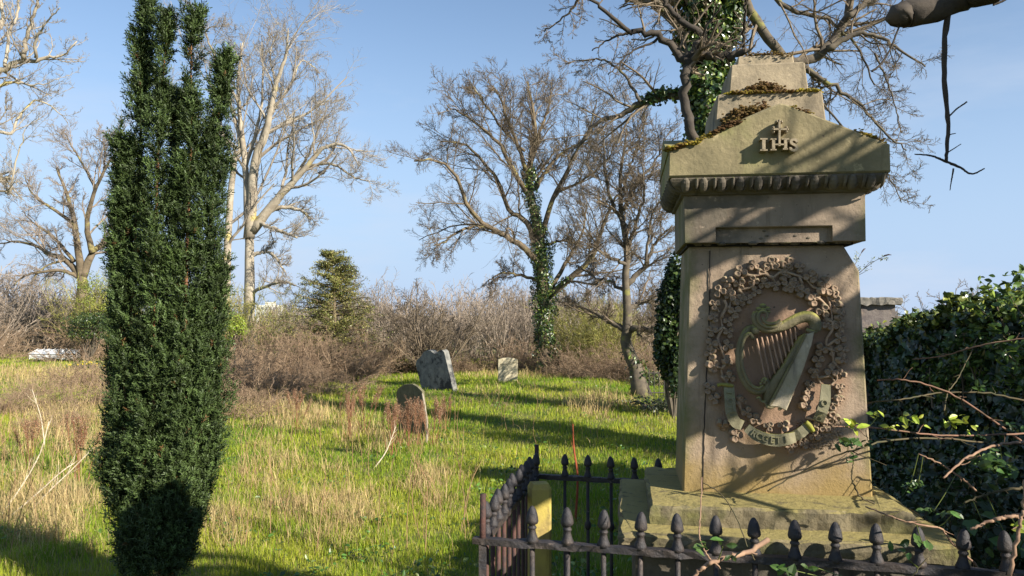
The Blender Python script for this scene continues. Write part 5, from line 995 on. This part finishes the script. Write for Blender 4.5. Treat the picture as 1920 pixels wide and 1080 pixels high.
p = gp_(1077, 8.5); m = MB(); rng = np.random.default_rng(3); q = spline([p - [0, 0, .05], P(1083, 900, 8.5), P(1076, 840, 8.5), P(1074, 795, 8.5)], 16); m.tubes(q - p, np.linspace(.014, .006, 16), 6, col=(1, .35, .25)); g, r = grow(*spawn(q[None], np.linspace(.01, .005, 16)[None], 9, .3, .98, .5, .18, .5, .002), 4, .1, .08); m.tubes(g - p, r, 3, col=(1, .5, .3)); o = m.build('red_stem', twig_red, loc=p); tag(o, 'upright reddish sapling stem beyond the left end of the back rail', 'sapling')
# bleached leaning stems, left foreground
for k, (pts, lab) in enumerate((([(0, 968), (40, 912), (75, 850), (92, 790)], 'bleached leaning stem nearest the left edge'), ([(15, 972), (70, 925), (115, 885), (140, 868)], 'bleached stem lying almost flat left of the yew'), ([(55, 960), (95, 918), (130, 885), (175, 840)], 'bleached thin stem closest to the yew on its left'), ([(85, 845), (78, 790), (70, 760), (60, 730)], 'pale upright forked stem left of the yew'), ([(700, 880), (722, 850), (734, 822), (742, 800)], 'pale forked stem in front of the nearest headstone'))):
    d0 = G(*pts[0])[1]; q = spline([P(x, y, d0 + .1 * i) for i, (x, y) in enumerate(pts)], 14); m = MB(); m.tubes(q - q[0], np.linspace(.010, .005, 14), 6); rng = np.random.default_rng(k); g, r = grow(*spawn(q[None], np.full((1, 14), .007), 6, .3, .95, .5, .3, .5, .002), 5, .1, .05); m.tubes(g - q[0], r, 4); o = m.build('bleached_stem', mat('bleached_wood', (.55, .47, .34), (.42, .34, .24), 10), loc=q[0]); tag(o, lab, 'dead stem')
m = MB(); p = gp_(163, 31); rng = np.random.default_rng(9); n = 260; a = rng.uniform(0, 6.28, n); st = np.stack([rng.normal(size=n) * .3, rng.normal(size=n) * .15, 0 * a], 1); g, r = grow(st, np.tile([0, 0, 1.], (n, 1)) + rng.normal(size=(n, 3)) * .3, rng.uniform(.2, .4, n), np.full(n, .012), 4, .1, 0); m.tubes(g, r, 3, col=(.05, .10, .06)); [m.ball(g[k, -1], .035, 6, 4, (.65, .5, .03)) for k in range(0, n, 9)]; o = m.build('daffodils', leafm, loc=p); tag(o, 'clump of daffodils in the far grass left of the yew', 'flowers')
# ------------------------------------------------------------------ grass
def dryness(x, y):      # where last year's straw stands
    px = 960 + x / y * FPX
    b = 0 * x
    for (cx_, cy, rx, ry, a) in ((600, 9.0, 170, 1.5, .85), (800, 10.2, 70, 1.2, .8), (520, 12, 140, 2.5, .6), (90, 9.5, 130, 2.5, .8), (120, 16, 160, 5, .85), (700, 15, 200, 3, .45), (80, 28, 200, 6, .9), (1120, 17.5, 90, 1.6, .9), (1000, 27, 200, 2.0, .7), (560, 18, 150, 4, .7), (940, 19, 120, 3, .35), (430, 8.2, 60, 1.2, .7)):
        b = np.maximum(b, a * np.exp(-(((px - cx_) / rx) ** 2 + ((y - cy) / ry) ** 2)))
    return np.clip(b + .22 * vnoise(x, y, 1.9, 3) + .18 * vnoise(x, y, 4.3, 5) + .05, 0, 1)
def blades(n, dmin, dmax, hfun, wfun, keep, colf, bend=.6):
    a = rng.uniform(-.68, .68, n); u = rng.random(n); d = dmin * (dmax / dmin) ** u if True else 0; y = d; x = np.tan(a) * d; k = keep(x, y) > rng.random(n); x = x[k]; y = y[k]; n = len(x); z = ground(x, y)
    h = hfun(x, y) * rng.uniform(.5, 1.25, n); w = wfun(y) * rng.uniform(.7, 1.3, n); az = rng.uniform(0, 6.283, n); bd_ = rng.uniform(.1, 1, n) * bend
    face = az + rng.normal(size=n) * .7 + 1.57; sxv = np.stack([np.cos(face), np.sin(face), 0 * az], 1) * w[:, None]; f = np.stack([np.cos(az), np.sin(az), 0 * az], 1)
    b = np.stack([x, y, z - .01], 1); mid = b + f * (h * bd_ * .3)[:, None] + np.array([0, 0, 1]) * (h * .58)[:, None]; tip = b + f * (h * bd_)[:, None] + np.array([0, 0, 1]) * (h * np.sqrt(np.clip(1 - (bd_ * .75) ** 2, .05, 1)))[:, None]
    V = np.stack([b - sxv, b + sxv, mid + sxv * .75, mid - sxv * .75, tip], 1); i = np.arange(n)[:, None] * 5
    return V, i + np.array([[0, 1, 2, 3]]), i + np.array([[3, 2, 4]]), np.repeat(colf(x, y, n), 5, 0)
def in_enclosure(x, y): return (y < 3.75)
rng = np.random.default_rng(121)
def gcol(x, y, n):
    t_ = np.clip(.5 + .5 * vnoise(x, y, .9, 7) + .3 * vnoise(x, y, 3.1, 8) + rng.normal(size=n) * .35, 0, 1)[:, None]; c = np.array([.155, .265, .018]) * (1 - t_) + np.array([.36, .385, .04]) * t_
    k = rng.random(n) < .12; c[k] = np.array([.36, .32, .12]); return c * np.exp(rng.normal(size=(n, 1)) * .15)
m = MB(); hg = lambda x, y: (.055 + .05 * sm(.2, .6, dryness(x, y)) + .03 * np.clip(vnoise(x, y, 2.6, 9), -1, 1) + .02) * (1 + .012 * y); wg = lambda y: .0022 * (np.maximum(y, 5) / 6) ** .85
V, q, t3, c = blades(620000, 3.6, 46, hg, wg, lambda x, y: 1 - .75 * sm(.35, .8, dryness(x, y)), gcol); m.add(V, [q, t3], c); o = m.build('grass', grassm); tag(o, 'bright green spring grass over the graveyard', 'grass', None, 'stuff')
def scol(x, y, n):
    t_ = rng.random((n, 1)); c = np.array([.52, .41, .20]) * (1 - t_) + np.array([.36, .25, .11]) * t_; return c * np.exp(rng.normal(size=(n, 1)) * .2)
m = MB(); hs_ = lambda x, y: (.10 + .20 * sm(.3, 1, dryness(x, y))) * (1 + .008 * y) * rng.choice([.6, 1, 1.6], len(x), p=[.45, .4, .15]); V, q, t3, c = blades(330000, 5, 44, hs_, lambda y: .0020 * (np.maximum(y, 5) / 6) ** .85, lambda x, y: .04 + sm(.22, .75, dryness(x, y)) * .95, scol, 1.0); m.add(V, [q, t3], c); o = m.build('dry_grass', strawm); tag(o, 'bleached straw-coloured dead grass standing in tufts', 'dry grass', None, 'stuff')

V, q, t3, c = None, None, None, None
n = 26000; d = 4.5 * (24 / 4.5) ** rng.random(n); a = rng.uniform(-.66, .66, n); x = np.tan(a) * d; y = d; k = (vnoise(x, y, 2.3, 12) + .6 * vnoise(x, y, 6.1, 13)) > .35; x = x[k]; y = y[k]; n = len(x)
m = MB(); leaves(m, 'oval', np.stack([x, y, ground(x, y) + rng.uniform(.02, .10, n)], 1), np.tile([0, -.2, 1.], (n, 1)), .055, (.06, .13, .02), .35, .5, (.16, .20, .04), .3); o = m.build('ground_weeds', leafm); tag(o, 'low broad-leaved weeds scattered through the turf', 'weeds', None, 'stuff')
